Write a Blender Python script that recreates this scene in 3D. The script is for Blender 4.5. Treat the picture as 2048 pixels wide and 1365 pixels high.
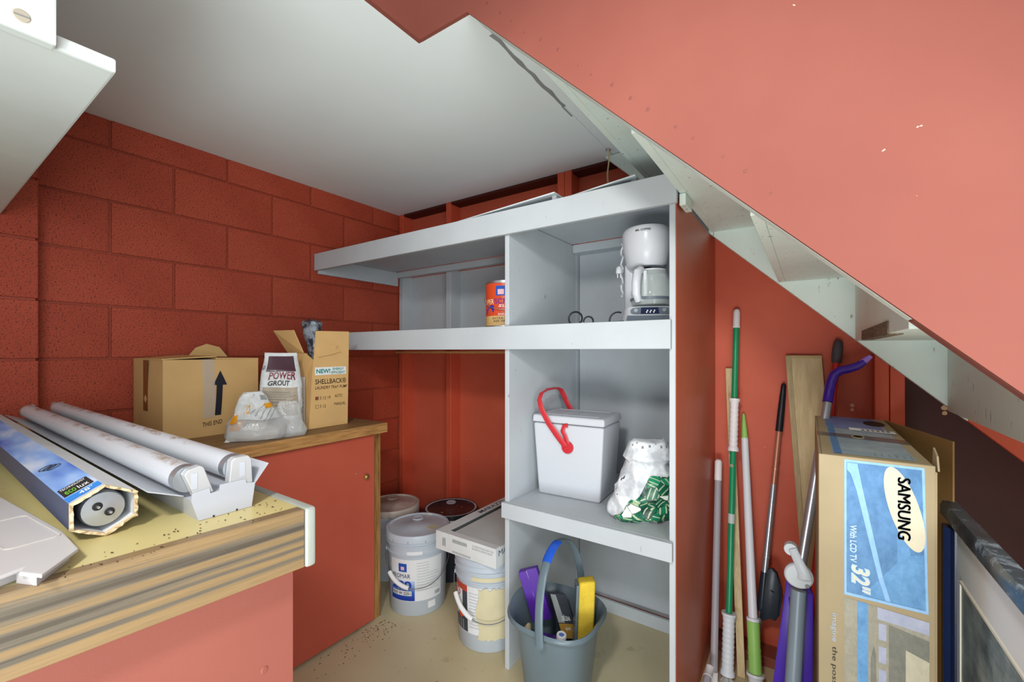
import bpy, bmesh, math, random
from mathutils import Vector, Matrix, noise

random.seed(7)
for o in list(bpy.data.objects):
    bpy.data.objects.remove(o, do_unlink=True)
scene = bpy.context.scene
col = scene.collection
R = math.radians

# ------------------------------------------------------------------ camera
cam_d = bpy.data.cameras.new('camera')
cam_d.sensor_width = 36.0
cam_d.lens = 860.0 / 2048.0 * 36.0
cam_d.shift_y = 21.1 / 2048.0
cam_d.clip_start = 0.02
cam = bpy.data.objects.new('camera', cam_d)
cam.location = (0, 0, 1.207)
cam.rotation_euler = (R(90), 0, R(34.57))
col.objects.link(cam)
scene.camera = cam

# ------------------------------------------------------------------ world, lamps, exposure
world = bpy.data.worlds.new('world')
world.use_nodes = True
scene.world = world
bg = world.node_tree.nodes['Background']
bg.inputs[0].default_value = (0.93, 0.97, 1.0, 1)
bg.inputs[1].default_value = 0.55


def area_lamp(name, loc, target, size, power, color=(1, 1, 1), size_y=None):
    d = bpy.data.lights.new(name, 'AREA')
    d.energy = power
    d.color = color
    d.size = size
    if size_y:
        d.shape = 'RECTANGLE'
        d.size_y = size_y
    o = bpy.data.objects.new(name, d)
    o.location = loc
    o.rotation_euler = (Vector(target) - Vector(loc)).to_track_quat('-Z', 'Y').to_euler()
    col.objects.link(o)
    return o




def spot_lamp(name, loc, target, power, angle, blend, radius, color):
    d = bpy.data.lights.new(name, 'SPOT')
    d.energy = power
    d.color = color
    d.spot_size = R(angle)
    d.spot_blend = blend
    d.shadow_soft_size = radius
    o = bpy.data.objects.new(name, d)
    o.location = loc
    o.rotation_euler = (Vector(target) - Vector(loc)).to_track_quat('-Z', 'Y').to_euler()
    col.objects.link(o)
    return o


spot_lamp('room_lamp', (-0.14, -0.45, 1.93), (-0.62, 1.5, 0.62), 54, 86, 0.6, 0.09, (1.0, 0.98, 0.95))
area_lamp('side_fill_light', (1.30, -0.80, 1.20), (-1.4, 0.9, 0.80), 1.3, 43, (0.94, 0.98, 1.0), 1.7)  # added fill for faces turned to the right, not an actual doorway
area_lamp('low_fill_light', (0.05, -0.95, 0.20), (-1.10, 1.05, 2.1), 1.1, 32, (0.90, 0.97, 1.0), 0.6)  # lamp put in near the floor to lift ceiling and undersides; no window here

scene.view_settings.view_transform = 'Standard'
scene.view_settings.look = 'None'
scene.view_settings.gamma = 1.0
scene.view_settings.use_curve_mapping = False
scene.view_settings.exposure = 0.32


# ------------------------------------------------------------------ materials
def lin(h):
    h = h.lstrip('#')
    out = []
    for i in (0, 2, 4):
        c = int(h[i:i + 2], 16) / 255.0
        out.append(c / 12.92 if c <= 0.04045 else ((c + 0.055) / 1.055) ** 2.4)
    return (out[0], out[1], out[2], 1.0)


class NT:
    def __init__(self, name):
        self.m = bpy.data.materials.new(name)
        self.m.use_nodes = True
        self.t = self.m.node_tree
        self.b = self.t.nodes['Principled BSDF']

    def n(self, typ, **kw):
        nd = self.t.nodes.new(typ)
        for k, v in kw.items():
            if hasattr(nd, k):
                setattr(nd, k, v)
            else:
                nd.inputs[k.replace('_', ' ')].default_value = v
        return nd

    def link(self, a, b):
        self.t.links.new(a, b)

    def coord(self, scale=(1, 1, 1), rot=(0, 0, 0), loc=(0, 0, 0)):
        tc = self.n('ShaderNodeTexCoord')
        mp = self.n('ShaderNodeMapping')
        mp.inputs['Scale'].default_value = scale
        mp.inputs['Rotation'].default_value = rot
        mp.inputs['Location'].default_value = loc
        self.link(tc.outputs['Object'], mp.inputs['Vector'])
        return mp.outputs['Vector']

    def noise(self, vec, scale=5, detail=4, rough=0.55):
        nd = self.n('ShaderNodeTexNoise')
        nd.inputs['Scale'].default_value = scale
        nd.inputs['Detail'].default_value = detail
        nd.inputs['Roughness'].default_value = rough
        self.link(vec, nd.inputs['Vector'])
        return nd.outputs['Fac']

    def ramp(self, fac, stops, interp='LINEAR'):
        nd = self.n('ShaderNodeValToRGB')
        cr = nd.color_ramp
        cr.interpolation = interp
        while len(cr.elements) > 1:
            cr.elements.remove(cr.elements[-1])
        cr.elements[0].position = stops[0][0]
        cr.elements[0].color = stops[0][1]
        for p, c in stops[1:]:
            e = cr.elements.new(p)
            e.color = c
        self.link(fac, nd.inputs['Fac'])
        return nd.outputs['Color']

    def mix(self, fac, a, b, blend='MIX'):
        nd = self.n('ShaderNodeMix')
        nd.data_type = 'RGBA'
        nd.blend_type = blend
        for s, v in ((nd.inputs[0], fac), (nd.inputs[6], a), (nd.inputs[7], b)):
            if hasattr(v, 'is_linked'):
                self.link(v, s)
            else:
                s.default_value = v
        return nd.outputs[2]

    def bump(self, h, strength=0.3, dist=0.002):
        nd = self.n('ShaderNodeBump')
        nd.inputs['Strength'].default_value = strength
        nd.inputs['Distance'].default_value = dist
        self.link(h, nd.inputs['Height'])
        self.link(nd.outputs['Normal'], self.b.inputs['Normal'])

    def out(self, colr, rough=0.6, spec=0.4, metal=0.0):
        if hasattr(colr, 'is_linked'):
            self.link(colr, self.b.inputs['Base Color'])
        else:
            self.b.inputs['Base Color'].default_value = colr
        self.b.inputs['Roughness'].default_value = rough
        self.b.inputs['Specular IOR Level'].default_value = spec
        self.b.inputs['Metallic'].default_value = metal
        return self.m


def sh(c, k):
    return (min(1, c[0] * k), min(1, c[1] * k), min(1, c[2] * k), 1)


MC = {}


def paint(name, hexc, rough=0.6, var=0.12, scale=3.0, bump=0.15, bscale=120, spec=0.35, dist=0.001,
          speck=None, speck_amt=0.0, speck_scale=60, metal=0.0, stretch=(1, 1, 1)):
    if name in MC:
        return MC[name]
    t = NT(name)
    c = lin(hexc)
    v = t.coord(stretch)
    f = t.noise(v, scale, 5)
    colr = t.ramp(f, [(0.28, sh(c, 1 - var)), (0.72, sh(c, 1 + var))])
    if speck:
        f2 = t.noise(v, speck_scale, 2, 0.5)
        m = t.ramp(f2, [(0.72 - speck_amt, (0, 0, 0, 1)), (0.76 - speck_amt, (1, 1, 1, 1))])
        colr = t.mix(m, colr, lin(speck))
    if bump:
        t.bump(t.noise(v, bscale, 3), bump, dist)
    MC[name] = t.out(colr, rough, spec, metal)
    return MC[name]


def wood(name, hexa, hexb, axis=0, scale=14, rough=0.6, var=0.5, stretch=16, bump=0.2):
    if name in MC:
        return MC[name]
    t = NT(name)
    s = [1.0, 1.0, 1.0]
    for i in range(3):
        if i != axis:
            s[i] = stretch
    v = t.coord(tuple(s))
    f = t.noise(v, scale * 0.25, 6, 0.65)
    f2 = t.noise(v, scale, 4, 0.6)
    colr = t.ramp(f, [(0.32, lin(hexa)), (0.66, lin(hexb))])
    colr = t.mix(0.35, colr, t.ramp(f2, [(0.35, lin(hexa)), (0.7, lin(hexb))]))
    t.bump(f2, bump, 0.0008)
    MC[name] = t.out(colr, rough, 0.3)
    return MC[name]


def m_glass(name, tint='#eef6f4', rough=0.02):
    t = NT(name)
    t.b.inputs['Transmission Weight'].default_value = 1.0
    t.b.inputs['IOR'].default_value = 1.3
    return t.out(lin(tint), rough, 0.5)


def m_film(name, hexc, alpha, rough=0.25, bump=0.6):
    t = NT(name)
    t.b.inputs['Alpha'].default_value = alpha
    v = t.coord()
    t.bump(t.noise(v, 26, 3), bump, 0.006)
    return t.out(lin(hexc), rough, 0.6)


# paints of the room
def m_block():
    t = NT('red_block_paint')
    v = t.coord()
    f = t.noise(v, 2.2, 3)
    c = t.ramp(f, [(0.3, lin('#a53f27')), (0.7, lin('#b64d33'))])
    pit = t.noise(v, 195, 4, 0.7)
    m = t.ramp(pit, [(0.38, (0.9, 0.9, 0.9, 1)), (0.46, (0, 0, 0, 1))])
    c = t.mix(m, c, lin('#4a160c'))
    chip = t.noise(v, 38, 2, 0.5)
    mc = t.ramp(chip, [(0.775, (0, 0, 0, 1)), (0.79, (1, 1, 1, 1))])
    c = t.mix(mc, c, lin('#c98f7a'))
    t.bump(pit, 0.55, 0.004)
    return t.out(c, 0.55, 0.35)


M_BLOCK = m_block()
M_MORTAR = paint('red_joint_paint', '#97402b', 0.6, 0.1, 6, 0.3, 200)


def m_redpanel(name, ca, cb, rough=0.5, speck=True):
    t = NT(name)
    v = t.coord()
    f = t.noise(v, 2.5, 4)
    c = t.ramp(f, [(0.3, lin(ca)), (0.7, lin(cb))])
    if speck:
        chip = t.noise(v, 55, 2, 0.5)
        mc = t.ramp(chip, [(0.785, (0, 0, 0, 1)), (0.80, (1, 1, 1, 1))])
        c = t.mix(mc, c, lin('#e5b7a4'))
    t.bump(t.noise(v, 260, 2), 0.12, 0.001)
    return t.out(c, rough, 0.25)


M_RED = m_redpanel('red_panel_paint', '#bd543c', '#ca6047')
M_REDSTUD = m_redpanel('red_stud_paint', '#bd4c34', '#cd5a3e', 0.5)
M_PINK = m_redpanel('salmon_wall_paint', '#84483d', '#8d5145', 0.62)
M_DOOR = m_redpanel('red_door_paint', '#b8533f', '#c25d49', 0.5)


def m_sidered():
    t = NT('scuffed_red_paint')
    v = t.coord()
    f = t.noise(v, 3, 4)
    c = t.ramp(f, [(0.3, lin('#b3563c')), (0.7, lin('#c2664b'))])
    v2 = t.coord((1, 9, 9), (R(38), 0, 0))
    s = t.noise(v2, 6, 4, 0.7)
    m = t.ramp(s, [(0.66, (0, 0, 0, 1)), (0.72, (0.7, 0.7, 0.7, 1))])
    c = t.mix(m, c, lin('#d08a72'))
    return t.out(c, 0.4, 0.4)


M_SIDERED = m_sidered()


def m_white(name, hexc, rough=0.5, dirt=0.62):
    t = NT(name)
    v = t.coord()
    f = t.noise(v, 4, 4)
    base = lin(hexc)
    c = t.ramp(f, [(0.3, sh(base, 0.93)), (0.7, sh(base, 1.04))])
    v2 = t.coord((1, 1, 0.25))
    d = t.noise(v2, 70, 3, 0.6)
    m = t.ramp(d, [(dirt + 0.08, (0, 0, 0, 1)), (dirt + 0.14, (0.75, 0.75, 0.75, 1))])
    c = t.mix(m, c, lin('#6b675c'))
    t.bump(t.noise(v2, 180, 2), 0.15, 0.0008)
    return t.out(c, rough, 0.4)


M_WHITE = m_white('white_shelf_paint', '#bac0c4')
M_STAIRW = m_white('stair_white_paint', '#dfece5', 0.55, 0.58)
M_CEIL = paint('ceiling_paint', '#e9f2f3', 0.75, 0.03, 1.5, 0.1, 90)
M_HANG = m_white('overhead_white_paint', '#cfd8d6', 0.5, 0.66)


def m_floor():
    t = NT('tan_floor_paint')
    v = t.coord()
    f = t.noise(v, 1.6, 5)
    c = t.ramp(f, [(0.3, lin('#c4b58e')), (0.7, lin('#d6caa6'))])
    s = t.noise(v, 9, 5, 0.7)
    m = t.ramp(s, [(0.60, (0, 0, 0, 1)), (0.72, (0.55, 0.55, 0.55, 1))])
    c = t.mix(m, c, lin('#8f7a54'))
    chip = t.noise(v, 48, 2)
    mc = t.ramp(chip, [(0.765, (0, 0, 0, 1)), (0.78, (1, 1, 1, 1))])
    c = t.mix(mc, c, lin('#3f301f'))
    t.bump(t.noise(v, 60, 3), 0.1, 0.001)
    return t.out(c, 0.38, 0.4)


M_FLOOR = m_floor()


# ------------------------------------------------------------------ geometry helpers
class G:
    def __init__(self):
        self.v = []
        self.f = []

    def add(self, verts, faces):
        b = len(self.v)
        self.v += [Vector(p) for p in verts]
        self.f += [tuple(b + i for i in f) for f in faces]
        return self

    def box(self, lo, hi):
        (a, b, c), (d, e, f) = lo, hi
        return self.hex8([(a, b, c), (d, b, c), (d, e, c), (a, e, c), (a, b, f), (d, b, f), (d, e, f), (a, e, f)])

    def hex8(self, p):
        return self.add(p, [(0, 3, 2, 1), (4, 5, 6, 7), (0, 1, 5, 4), (1, 2, 6, 5), (2, 3, 7, 6), (3, 0, 4, 7)])

    def obox(self, o, X, Y, Z):
        o, X, Y, Z = Vector(o), Vector(X), Vector(Y), Vector(Z)
        return self.hex8([o, o + X, o + X + Y, o + Y, o + Z, o + X + Z, o + X + Y + Z, o + Y + Z])

    def prism(self, poly, vec):
        n = len(poly)
        vec = Vector(vec)
        p = [Vector(a) for a in poly]
        faces = [tuple(reversed(range(n))), tuple(range(n, 2 * n))]
        faces += [(i, (i + 1) % n, n + (i + 1) % n, n + i) for i in range(n)]
        return self.add(p + [a + vec for a in p], faces)

    def cyl(self, p0, p1, r0, r1=None, n=20, cap=True):
        r1 = r0 if r1 is None else r1
        p0, p1 = Vector(p0), Vector(p1)
        q = (p1 - p0).to_track_quat('Z', 'Y')
        vs = []
        for p, r in ((p0, r0), (p1, r1)):
            for i in range(n):
                a = 2 * math.pi * i / n
                vs.append(p + q @ Vector((r * math.cos(a), r * math.sin(a), 0)))
        fs = [(i, (i + 1) % n, n + (i + 1) % n, n + i) for i in range(n)]
        if cap:
            fs += [tuple(reversed(range(n))), tuple(range(n, 2 * n))]
        return self.add(vs, fs)

    def lathe(self, prof, c=(0, 0, 0), n=40, axis=None, sx=1.0, sy=1.0):
        c = Vector(c)
        q = Vector(axis).to_track_quat('Z', 'Y') if axis is not None else None
        vs = []
        for r, z in prof:
            for i in range(n):
                a = 2 * math.pi * i / n
                p = Vector((r * sx * math.cos(a), r * sy * math.sin(a), z))
                vs.append(c + (q @ p if q else p))
        fs = []
        for k in range(len(prof) - 1):
            for i in range(n):
                j = (i + 1) % n
                fs.append((k * n + i, k * n + j, (k + 1) * n + j, (k + 1) * n + i))
        if prof[0][0] > 1e-6:
            fs.append(tuple(reversed(range(n))))
        if prof[-1][0] > 1e-6:
            k = (len(prof) - 1) * n
            fs.append(tuple(range(k, k + n)))
        return self.add(vs, fs)

    def tube(self, pts, r, n=10, cap=True, flat=None):
        pts = [Vector(p) for p in pts]
        m = len(pts)
        rr = r if isinstance(r, (list, tuple)) else [r] * m
        up = Vector((0.13, 0.21, 0.97)).normalized()
        vs = []
        pu = None
        for i, p in enumerate(pts):
            d = (pts[min(i + 1, m - 1)] - pts[max(i - 1, 0)]).normalized()
            if pu is None:
                u = d.cross(up)
                if u.length < 0.1:
                    u = d.cross(Vector((1, 0, 0)))
                if flat is not None:
                    u = Vector(flat) - d * d.dot(Vector(flat))
            else:
                u = pu - d * pu.dot(d)
            u.normalize()
            pu = u
            w = d.cross(u)
            for k in range(n):
                a = 2 * math.pi * k / n
                fl = (1.0, 1.0) if flat is None else (1.0, 0.32)
                vs.append(p + (u * math.cos(a) * fl[0] + w * math.sin(a) * fl[1]) * rr[i])
        fs = []
        for i in range(m - 1):
            for k in range(n):
                l = (k + 1) % n
                fs.append((i * n + k, i * n + l, (i + 1) * n + l, (i + 1) * n + k))
        if cap:
            fs += [tuple(reversed(range(n))), tuple(range((m - 1) * n, m * n))]
        return self.add(vs, fs)

    def grid(self, fn, nu, nv):
        vs = [fn(i / nu, j / nv) for j in range(nv + 1) for i in range(nu + 1)]
        w = nu + 1
        fs = [(j * w + i, j * w + i + 1, (j + 1) * w + i + 1, (j + 1) * w + i) for j in range(nv) for i in range(nu)]
        return self.add(vs, fs)


def wm(o):
    m = o.matrix_basis.copy()
    while o.parent:
        o = o.parent
        m = o.matrix_basis @ m
    return m


def build(name, g, mat, parent=None, smooth=False, bevel=0.0, seg=2, angle=40, normals=True):
    me = bpy.data.meshes.new(name)
    vs = g.v
    if parent is not None:
        inv = wm(parent).inverted()
        vs = [inv @ v for v in vs]
    me.from_pydata([tuple(v) for v in vs], [], g.f)
    me.validate()
    if bevel or normals:
        bm = bmesh.new()
        bm.from_mesh(me)
        if normals:
            bmesh.ops.recalc_face_normals(bm, faces=bm.faces[:])
        if bevel:
            ed = [e for e in bm.edges if len(e.link_faces) == 2 and e.calc_face_angle(0) > R(25)]
            bmesh.ops.bevel(bm, geom=ed, offset=bevel, segments=seg, profile=0.6, affect='EDGES')
        bm.to_mesh(me)
        bm.free()
    me.materials.append(mat)
    if smooth:
        for p in me.polygons:
            p.use_smooth = True
        me.set_sharp_from_angle(angle=R(angle))
    o = bpy.data.objects.new(name, me)
    col.objects.link(o)
    if parent is not None:
        o.parent = parent
    return o


def thing(name, loc, label, cat, group=None):
    o = bpy.data.objects.new(name, None)
    o.location = loc
    o.empty_display_size = 0.05
    o['label'] = label
    o['category'] = cat
    if group:
        o['group'] = group
    col.objects.link(o)
    return o


def struct(o):
    o['kind'] = 'structure'
    return o


def srot(o):
    return o


# ---- lettering: real letter outlines laid on a surface given by fn(x, y) with x, y in 0..1
def letters(body, fn, mat, parent, name='lettering', bold=0.0, shear=0.0):
    cu = bpy.data.curves.new('t', 'FONT')
    cu.body = body
    cu.resolution_u = 3
    cu.fill_mode = 'BOTH'
    cu.offset = bold
    cu.shear = shear
    to = bpy.data.objects.new('t', cu)
    me = bpy.data.meshes.new_from_object(to)
    bpy.data.objects.remove(to)
    vs = [v.co.copy() for v in me.vertices]
    fs = [tuple(p.vertices) for p in me.polygons]
    bpy.data.meshes.remove(me)
    if not vs:
        return None
    x0 = min(v.x for v in vs)
    x1 = max(v.x for v in vs)
    y0 = min(v.y for v in vs)
    y1 = max(v.y for v in vs)
    g = G()
    g.v = [Vector(fn((v.x - x0) / (x1 - x0), (v.y - y0) / (y1 - y0))) for v in vs]
    g.f = fs
    o = build(name, g, mat, parent, normals=False)
    o['kind'] = 'stuff'
    return o


def plane_fn(o, X, Y, off=None):
    o, X, Y = Vector(o), Vector(X), Vector(Y)
    n = Vector(off) if off is not None else Vector((0, 0, 0))
    return lambda x, y: o + X * x + Y * y + n


def decal(name, o, X, Y, N, mat, parent, th=0.0004):
    g = G()
    g.obox(o, X, Y, Vector(N).normalized() * th)
    return build(name, g, mat, parent)


def ink(name, hexc, rough=0.6):
    return paint(name, hexc, rough, 0.05, 20, 0)


INK_BLACK = ink('black_print', '#22201f')
INK_WHITE = ink('white_print', '#e9ecec')
INK_BLUE = ink('blue_print', '#1b4fae')
INK_TEAL = ink('teal_print', '#0f8a80')
INK_GREY = ink('grey_print', '#7b7f80')
INK_RED = ink('red_print', '#b5312a')
INK_ORANGE = ink('orange_print', '#e39a22')

# ================================================================== SETTING
g = G(); g.box((-3.2, -3.0, -0.1), (3.0, 2.4, 0.0))
struct(build('floor', g, M_FLOOR))

# left wall of painted concrete block, each block its own piece
XL = -2.22
g = G(); g.box((-2.45, -0.9, 0.0), (XL - 0.0062, 2.1, 2.13))
wall_left = struct(build('wall_left', g, M_MORTAR))
JOINT = 0.0042
block_cache = {}


def block(y0, y1, z0, z1, x):
    key = (round(y1 - y0, 3), round(z1 - z0, 3))
    c = Vector((x, (y0 + y1) / 2, (z0 + z1) / 2))
    if key not in block_cache:
        w, h = key
        g = G(); g.box((-0.07, -w / 2, -h / 2), (0, w / 2, h / 2))
        o = build('block', g, M_BLOCK, None, bevel=0.0035, seg=2)
        block_cache[key] = o.data
        o.parent = wall_left
    else:
        o = bpy.data.objects.new('block', block_cache[key])
        col.objects.link(o)
        o.parent = wall_left
    o.location = c + Vector((random.uniform(-0.0012, 0.0012), 0, 0))


zs = [0.0] + [0.165 + 0.203 * k for k in range(10)] + [2.102]
for k in range(len(zs) - 1):
    z0, z1 = zs[k] + JOINT, zs[k + 1] - JOINT
    if k == len(zs) - 2:
        z1 = zs[k + 1]
    off = 0.69 if (k % 2 == 1) else 0.893
    ys = [off + 0.406 * n for n in range(-4, 5)]
    for y0, y1 in zip(ys, ys[1:]):
        a, b = max(y0 + JOINT, 0.29), min(y1 - JOINT, 1.99)
        if b - a > 0.05:
            block(a, b, z0, z1, XL)
    block(-0.117 + JOINT, 0.289, z0, z1, -2.145)
    block(-0.523 + JOINT, -0.117 - JOINT, z0, z1, -2.145)
g = G(); g.box((-2.24, -0.6, 0.0), (-2.152, 0.283, 2.10))
build('pilaster_core', g, M_MORTAR, wall_left)

# back wall: sheet panels set behind two-by-four studs, painted white between the two upper shelves
g = G(); g.box((-2.45, 1.995, 0.0), (1.6, 2.06, 2.5))
wall_back = struct(build('wall_back', g, M_RED))
ZW0, ZW1 = 1.262, 1.70
YP, YS = 1.99, 1.905
stud_x = [(-2.212, -2.176), (-1.795, -1.757), (-1.036, -0.998), (-0.996, -0.958), (0.186, 0.2235), (0.2255, 0.263)]
M_DARKRED = m_redpanel('dark_maroon', '#3c1610', '#4a1c14', 0.5, False)
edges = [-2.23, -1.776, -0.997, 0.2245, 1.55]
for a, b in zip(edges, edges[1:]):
    lst = [(0.04, 2.3, M_RED if a < 0.2 else M_DARKRED)]  # panel right of the double stud is coloured darker than the rest
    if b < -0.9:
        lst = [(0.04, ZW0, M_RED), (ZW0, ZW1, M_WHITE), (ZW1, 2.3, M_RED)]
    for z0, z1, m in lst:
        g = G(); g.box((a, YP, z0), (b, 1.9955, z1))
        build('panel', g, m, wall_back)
for a, b in stud_x:
    lst = [(0.038, 2.102, M_REDSTUD)]
    if b < -0.9:
        lst = [(0.038, ZW0, M_REDSTUD), (ZW0, ZW1, M_WHITE), (ZW1, 2.1, M_REDSTUD)]
    for z0, z1, m in lst:
        g = G(); g.box((a, YS, z0), (b, YP, z1))
        build('stud', g, m, wall_back, bevel=0.0015, seg=1)
M_PLATE = paint('brown_plate_paint', '#8a4a3a', 0.6, 0.25, 7, 0.2)
g = G(); g.box((-2.22, YS, 0.0), (1.55, YP, 0.038))
build('bottom_plate', g, M_PLATE, wall_back, bevel=0.002, seg=1)
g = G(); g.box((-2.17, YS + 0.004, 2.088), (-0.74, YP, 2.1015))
build('shade_strip', g, M_DARKRED, wall_back)  # dark strip that paints in the shade under the ceiling between studs
# two bare spots where wall paint has come away
M_BARE = paint('bare_chip', '#e0b48f', 0.7, 0.2, 40, 0.2)
for x, z, s in ((0.131, 1.012, 0.9), (0.131, 0.995, 0.8), (0.373, 1.02, 1.2), (0.373, 1.003, 1.0)):
    g = G()
    pts = [(x + s * 0.008 * math.cos(a) * random.uniform(0.7, 1.1), YP - 0.0006, z + s * 0.009 * math.sin(a) * random.uniform(0.7, 1.1)) for a in [i * 0.785 for i in range(8)]]
    g.prism(pts, (0, 0.0006, 0))
    build('paint_chip', g, M_BARE, wall_back)

# low ceiling of the storage nook (an L around the stair opening)
g = G()
g.prism([(-2.45, -0.9, 2.102), (-0.9315, -0.9, 2.102), (-0.9315, 0.8765, 2.102), (-0.733, 0.8765, 2.102), (-0.733, 1.99, 2.102), (-2.45, 1.99, 2.102)], (0, 0, 0.05))
ceiling = struct(build('ceiling', g, M_CEIL))
g = G(); g.box((-0.7318, 0.92, 2.103), (-0.50, 1.99, 2.15))
build('header_strip', g, M_CEIL, ceiling)
M_CRACK = paint('grey_caulk', '#8d8f90', 0.8, 0.1, 30, 0)
g = G()
pts = []
for i in range(13):
    y = 0.965 + i * (1.40 - 0.965) / 12
    pts.append((y, -0.7335 + random.uniform(-0.003, 0.002), 0.004 + random.random() * 0.005))
vs, fs = [], []
for y, x, w in pts:
    vs += [(x - w, y, 2.1012), (x + w, y, 2.1012)]
fs = [(2 * i, 2 * i + 1, 2 * i + 3, 2 * i + 2) for i in range(12)]
g.add(vs, fs)
build('caulk_line', g, M_CRACK, ceiling)
g = G(); g.box((-0.742, 1.395, 2.1008), (-0.7365, 1.475, 2.1019))
build('caulk_line', g, M_CRACK, ceiling)

# salmon wall along the stair, its lower edge raking with the flight
g = G()
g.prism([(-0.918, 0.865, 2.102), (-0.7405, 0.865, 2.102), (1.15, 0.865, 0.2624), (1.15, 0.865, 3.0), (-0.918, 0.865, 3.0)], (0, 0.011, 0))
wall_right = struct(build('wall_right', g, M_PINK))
M_SPOT = paint('filled_nail_paint', '#7a4339', 0.6, 0.1, 30, 0)
for k in range(17):
    x = -0.72 + 0.042 * k + random.uniform(-0.008, 0.008)
    z = 1.3814 - 0.973 * x + 0.052 + random.uniform(-0.006, 0.006)
    r = random.uniform(0.0022, 0.0045)
    g = G(); g.lathe([(0.0, 0.0004), (r * 0.8, 0.0004), (r, 0.0)], (x, 0.865, z), 12, axis=(0, -1, 0))
    build('nail_spot', g, M_SPOT, wall_right)
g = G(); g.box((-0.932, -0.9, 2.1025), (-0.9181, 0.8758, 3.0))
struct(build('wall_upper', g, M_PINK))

# ================================================================== STAIR
stair = thing('staircase', (0.2, 1.4, 1.2), 'white painted staircase seen from below, treads and risers under the salmon wall', 'stairs')


def zlow(x):
    return 1.372 - 0.945 * x


def band(y0, y1, xa, xb, depth, mat, name, zf, top=None):
    g = G()
    poly = [(xa, y0, zf(xa)), (xb, y0, zf(xb)), (xb, y0, zf(xb) + depth), (xa, y0, zf(xa) + depth)]
    if top:
        poly = [(xa, y0, min(top, zf(xa))), (xb, y0, zf(xb)), (xb, y0, zf(xb) + depth), ((zf(0) + depth - top) / 0.945, y0, top), (xa, y0, top)]
    g.prism(poly, (0, y1 - y0, 0))
    build(name, g, mat, stair, bevel=0.0015, seg=1)


band(1.862, 1.9, -0.768, 0.40, 0.26, M_STAIRW, 'far_stringer', zlow, top=2.10)
band(1.862, 1.9, 0.40, 1.1, 0.26, M_REDSTUD, 'far_stringer', zlow)
zn = lambda x: 1.3814 - 0.973 * x
band(0.878, 0.916, -0.72, 0.13, 0.24, M_STAIRW, 'near_stringer', zn)
band(0.878, 0.916, 0.13, 1.1, 0.24, M_PINK, 'near_stringer', zn)
xb = [-0.54, -0.318, -0.090, 0.131, 0.355, 0.58]
zt = [1.902, 1.682, 1.462, 1.243, 1.023, 0.803]
top_prev = 2.1
for i in range(5):
    g = G(); g.box((xb[i], 0.918, zt[i]), (xb[i] + 0.02, 1.861, top_prev))
    build('riser', g, M_STAIRW, stair, bevel=0.001, seg=1)
    g = G(); g.box((xb[i] + 0.0205, 0.918, zt[i]), (xb[i + 1] + 0.045, 1.861, zt[i] + 0.036))
    build('tread', g, M_STAIRW, stair, bevel=0.001, seg=1)
    top_prev = zt[i] - 0.001
M_RAWEDGE = wood('worn_bare_wood', '#4f4236', '#8b7a66', 1, 20, 0.8)
g = G(); g.box((0.1285, 1.12, 1.2405), (0.1525, 1.62, 1.268))
build('worn_edge', g, M_RAWEDGE, stair)

# ================================================================== BUILT-IN SHELVING
shelf = thing('built_in_shelving', (-1.0, 1.6, 0), 'white painted built-in shelving with open bays along the back wall', 'shelving')
YF = 1.315      # front of the edge boards
YB = 1.333      # front of the boards behind them
ZU, ZM, ZL = 1.738, 1.303, 0.637


def bx(name, lo, hi, mat=M_WHITE, bev=0.0015, parent=shelf):
    g = G(); g.box(lo, hi)
    return build(name, g, mat, parent, bevel=bev, seg=1)


bx('side_panel', (-0.3445, YB, 0.0), (-0.3265, 1.859, 1.70))
bx('side_panel', (-0.3445, 1.8592, 0.0), (-0.3265, 1.948, 1.672))
bx('side_panel_face', (-0.3264, YB + 0.0005, 0.0), (-0.3245, 1.985, 1.676), M_SIDERED, 0)
bx('divider', (-0.952, YB, 0.0), (-0.933, 1.904, 1.284))
bx('divider', (-0.952, YB, 1.3035), (-0.933, 1.90, 1.718))
bx('back_panel', (-0.9325, 1.94, 0.0), (-0.345, 1.949, 1.284))
bx('back_panel', (-0.9325, 1.94, 1.3035), (-0.345, 1.949, 1.718))
bx('shelf_board', (-2.213, YB, ZU - 0.0185), (-0.322, 1.860, ZU))
bx('edge_board', (-2.213, YF, ZU - 0.09), (-0.3195, YB - 0.0005, ZU))
bx('shelf_board', (-2.213, YB, ZM - 0.0185), (-0.345, 1.903, ZM))
bx('edge_board', (-2.213, YF, ZM - 0.088), (-0.336, YB - 0.0005, ZM))
bx('shelf_board', (-0.9325, YB, ZL - 0.0185), (-0.345, 1.938, ZL))
bx('edge_board', (-0.956, YF, ZL - 0.0575), (-0.332, YB - 0.0005, ZL))
bx('cleat', (-2.213, YB + 0.001, ZU - 0.107), (-2.194, 1.882, ZU - 0.019))
bx('ledger', (-2.193, 1.866, ZU - 0.055), (-0.953, 1.903, ZU - 0.019))
bx('ledger', (-0.932, 1.866, ZU - 0.058), (-0.372, 1.939, ZU - 0.019))
M_RAW = wood('raw_pine', '#a9743f', '#d9a468', 0, 14)
bx('ledger', (-2.205, 1.868, 1.196), (-0.953, 1.903, 1.209), M_RAW)
bx('cleat', (-0.932, YB + 0.004, ZL - 0.066), (-0.918, 1.93, ZL - 0.019))
bx('cleat', (-0.371, YB + 0.004, ZL - 0.066), (-0.345, 1.93, ZL - 0.019))
bx('toe_board', (-0.932, 1.890, 0.0), (-0.345, 1.9045, 0.055))
bx('gap_batten', (-0.9525, 1.9055, 0.04), (-0.9325, 1.9395, 1.284))
bx('gap_batten', (-0.9525, 1.9055, 1.3035), (-0.9325, 1.9395, 1.718))
bx('top_block', (-0.3185, 1.345, 1.645), (-0.300, 1.43, 1.680), M_STAIRW)

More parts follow.
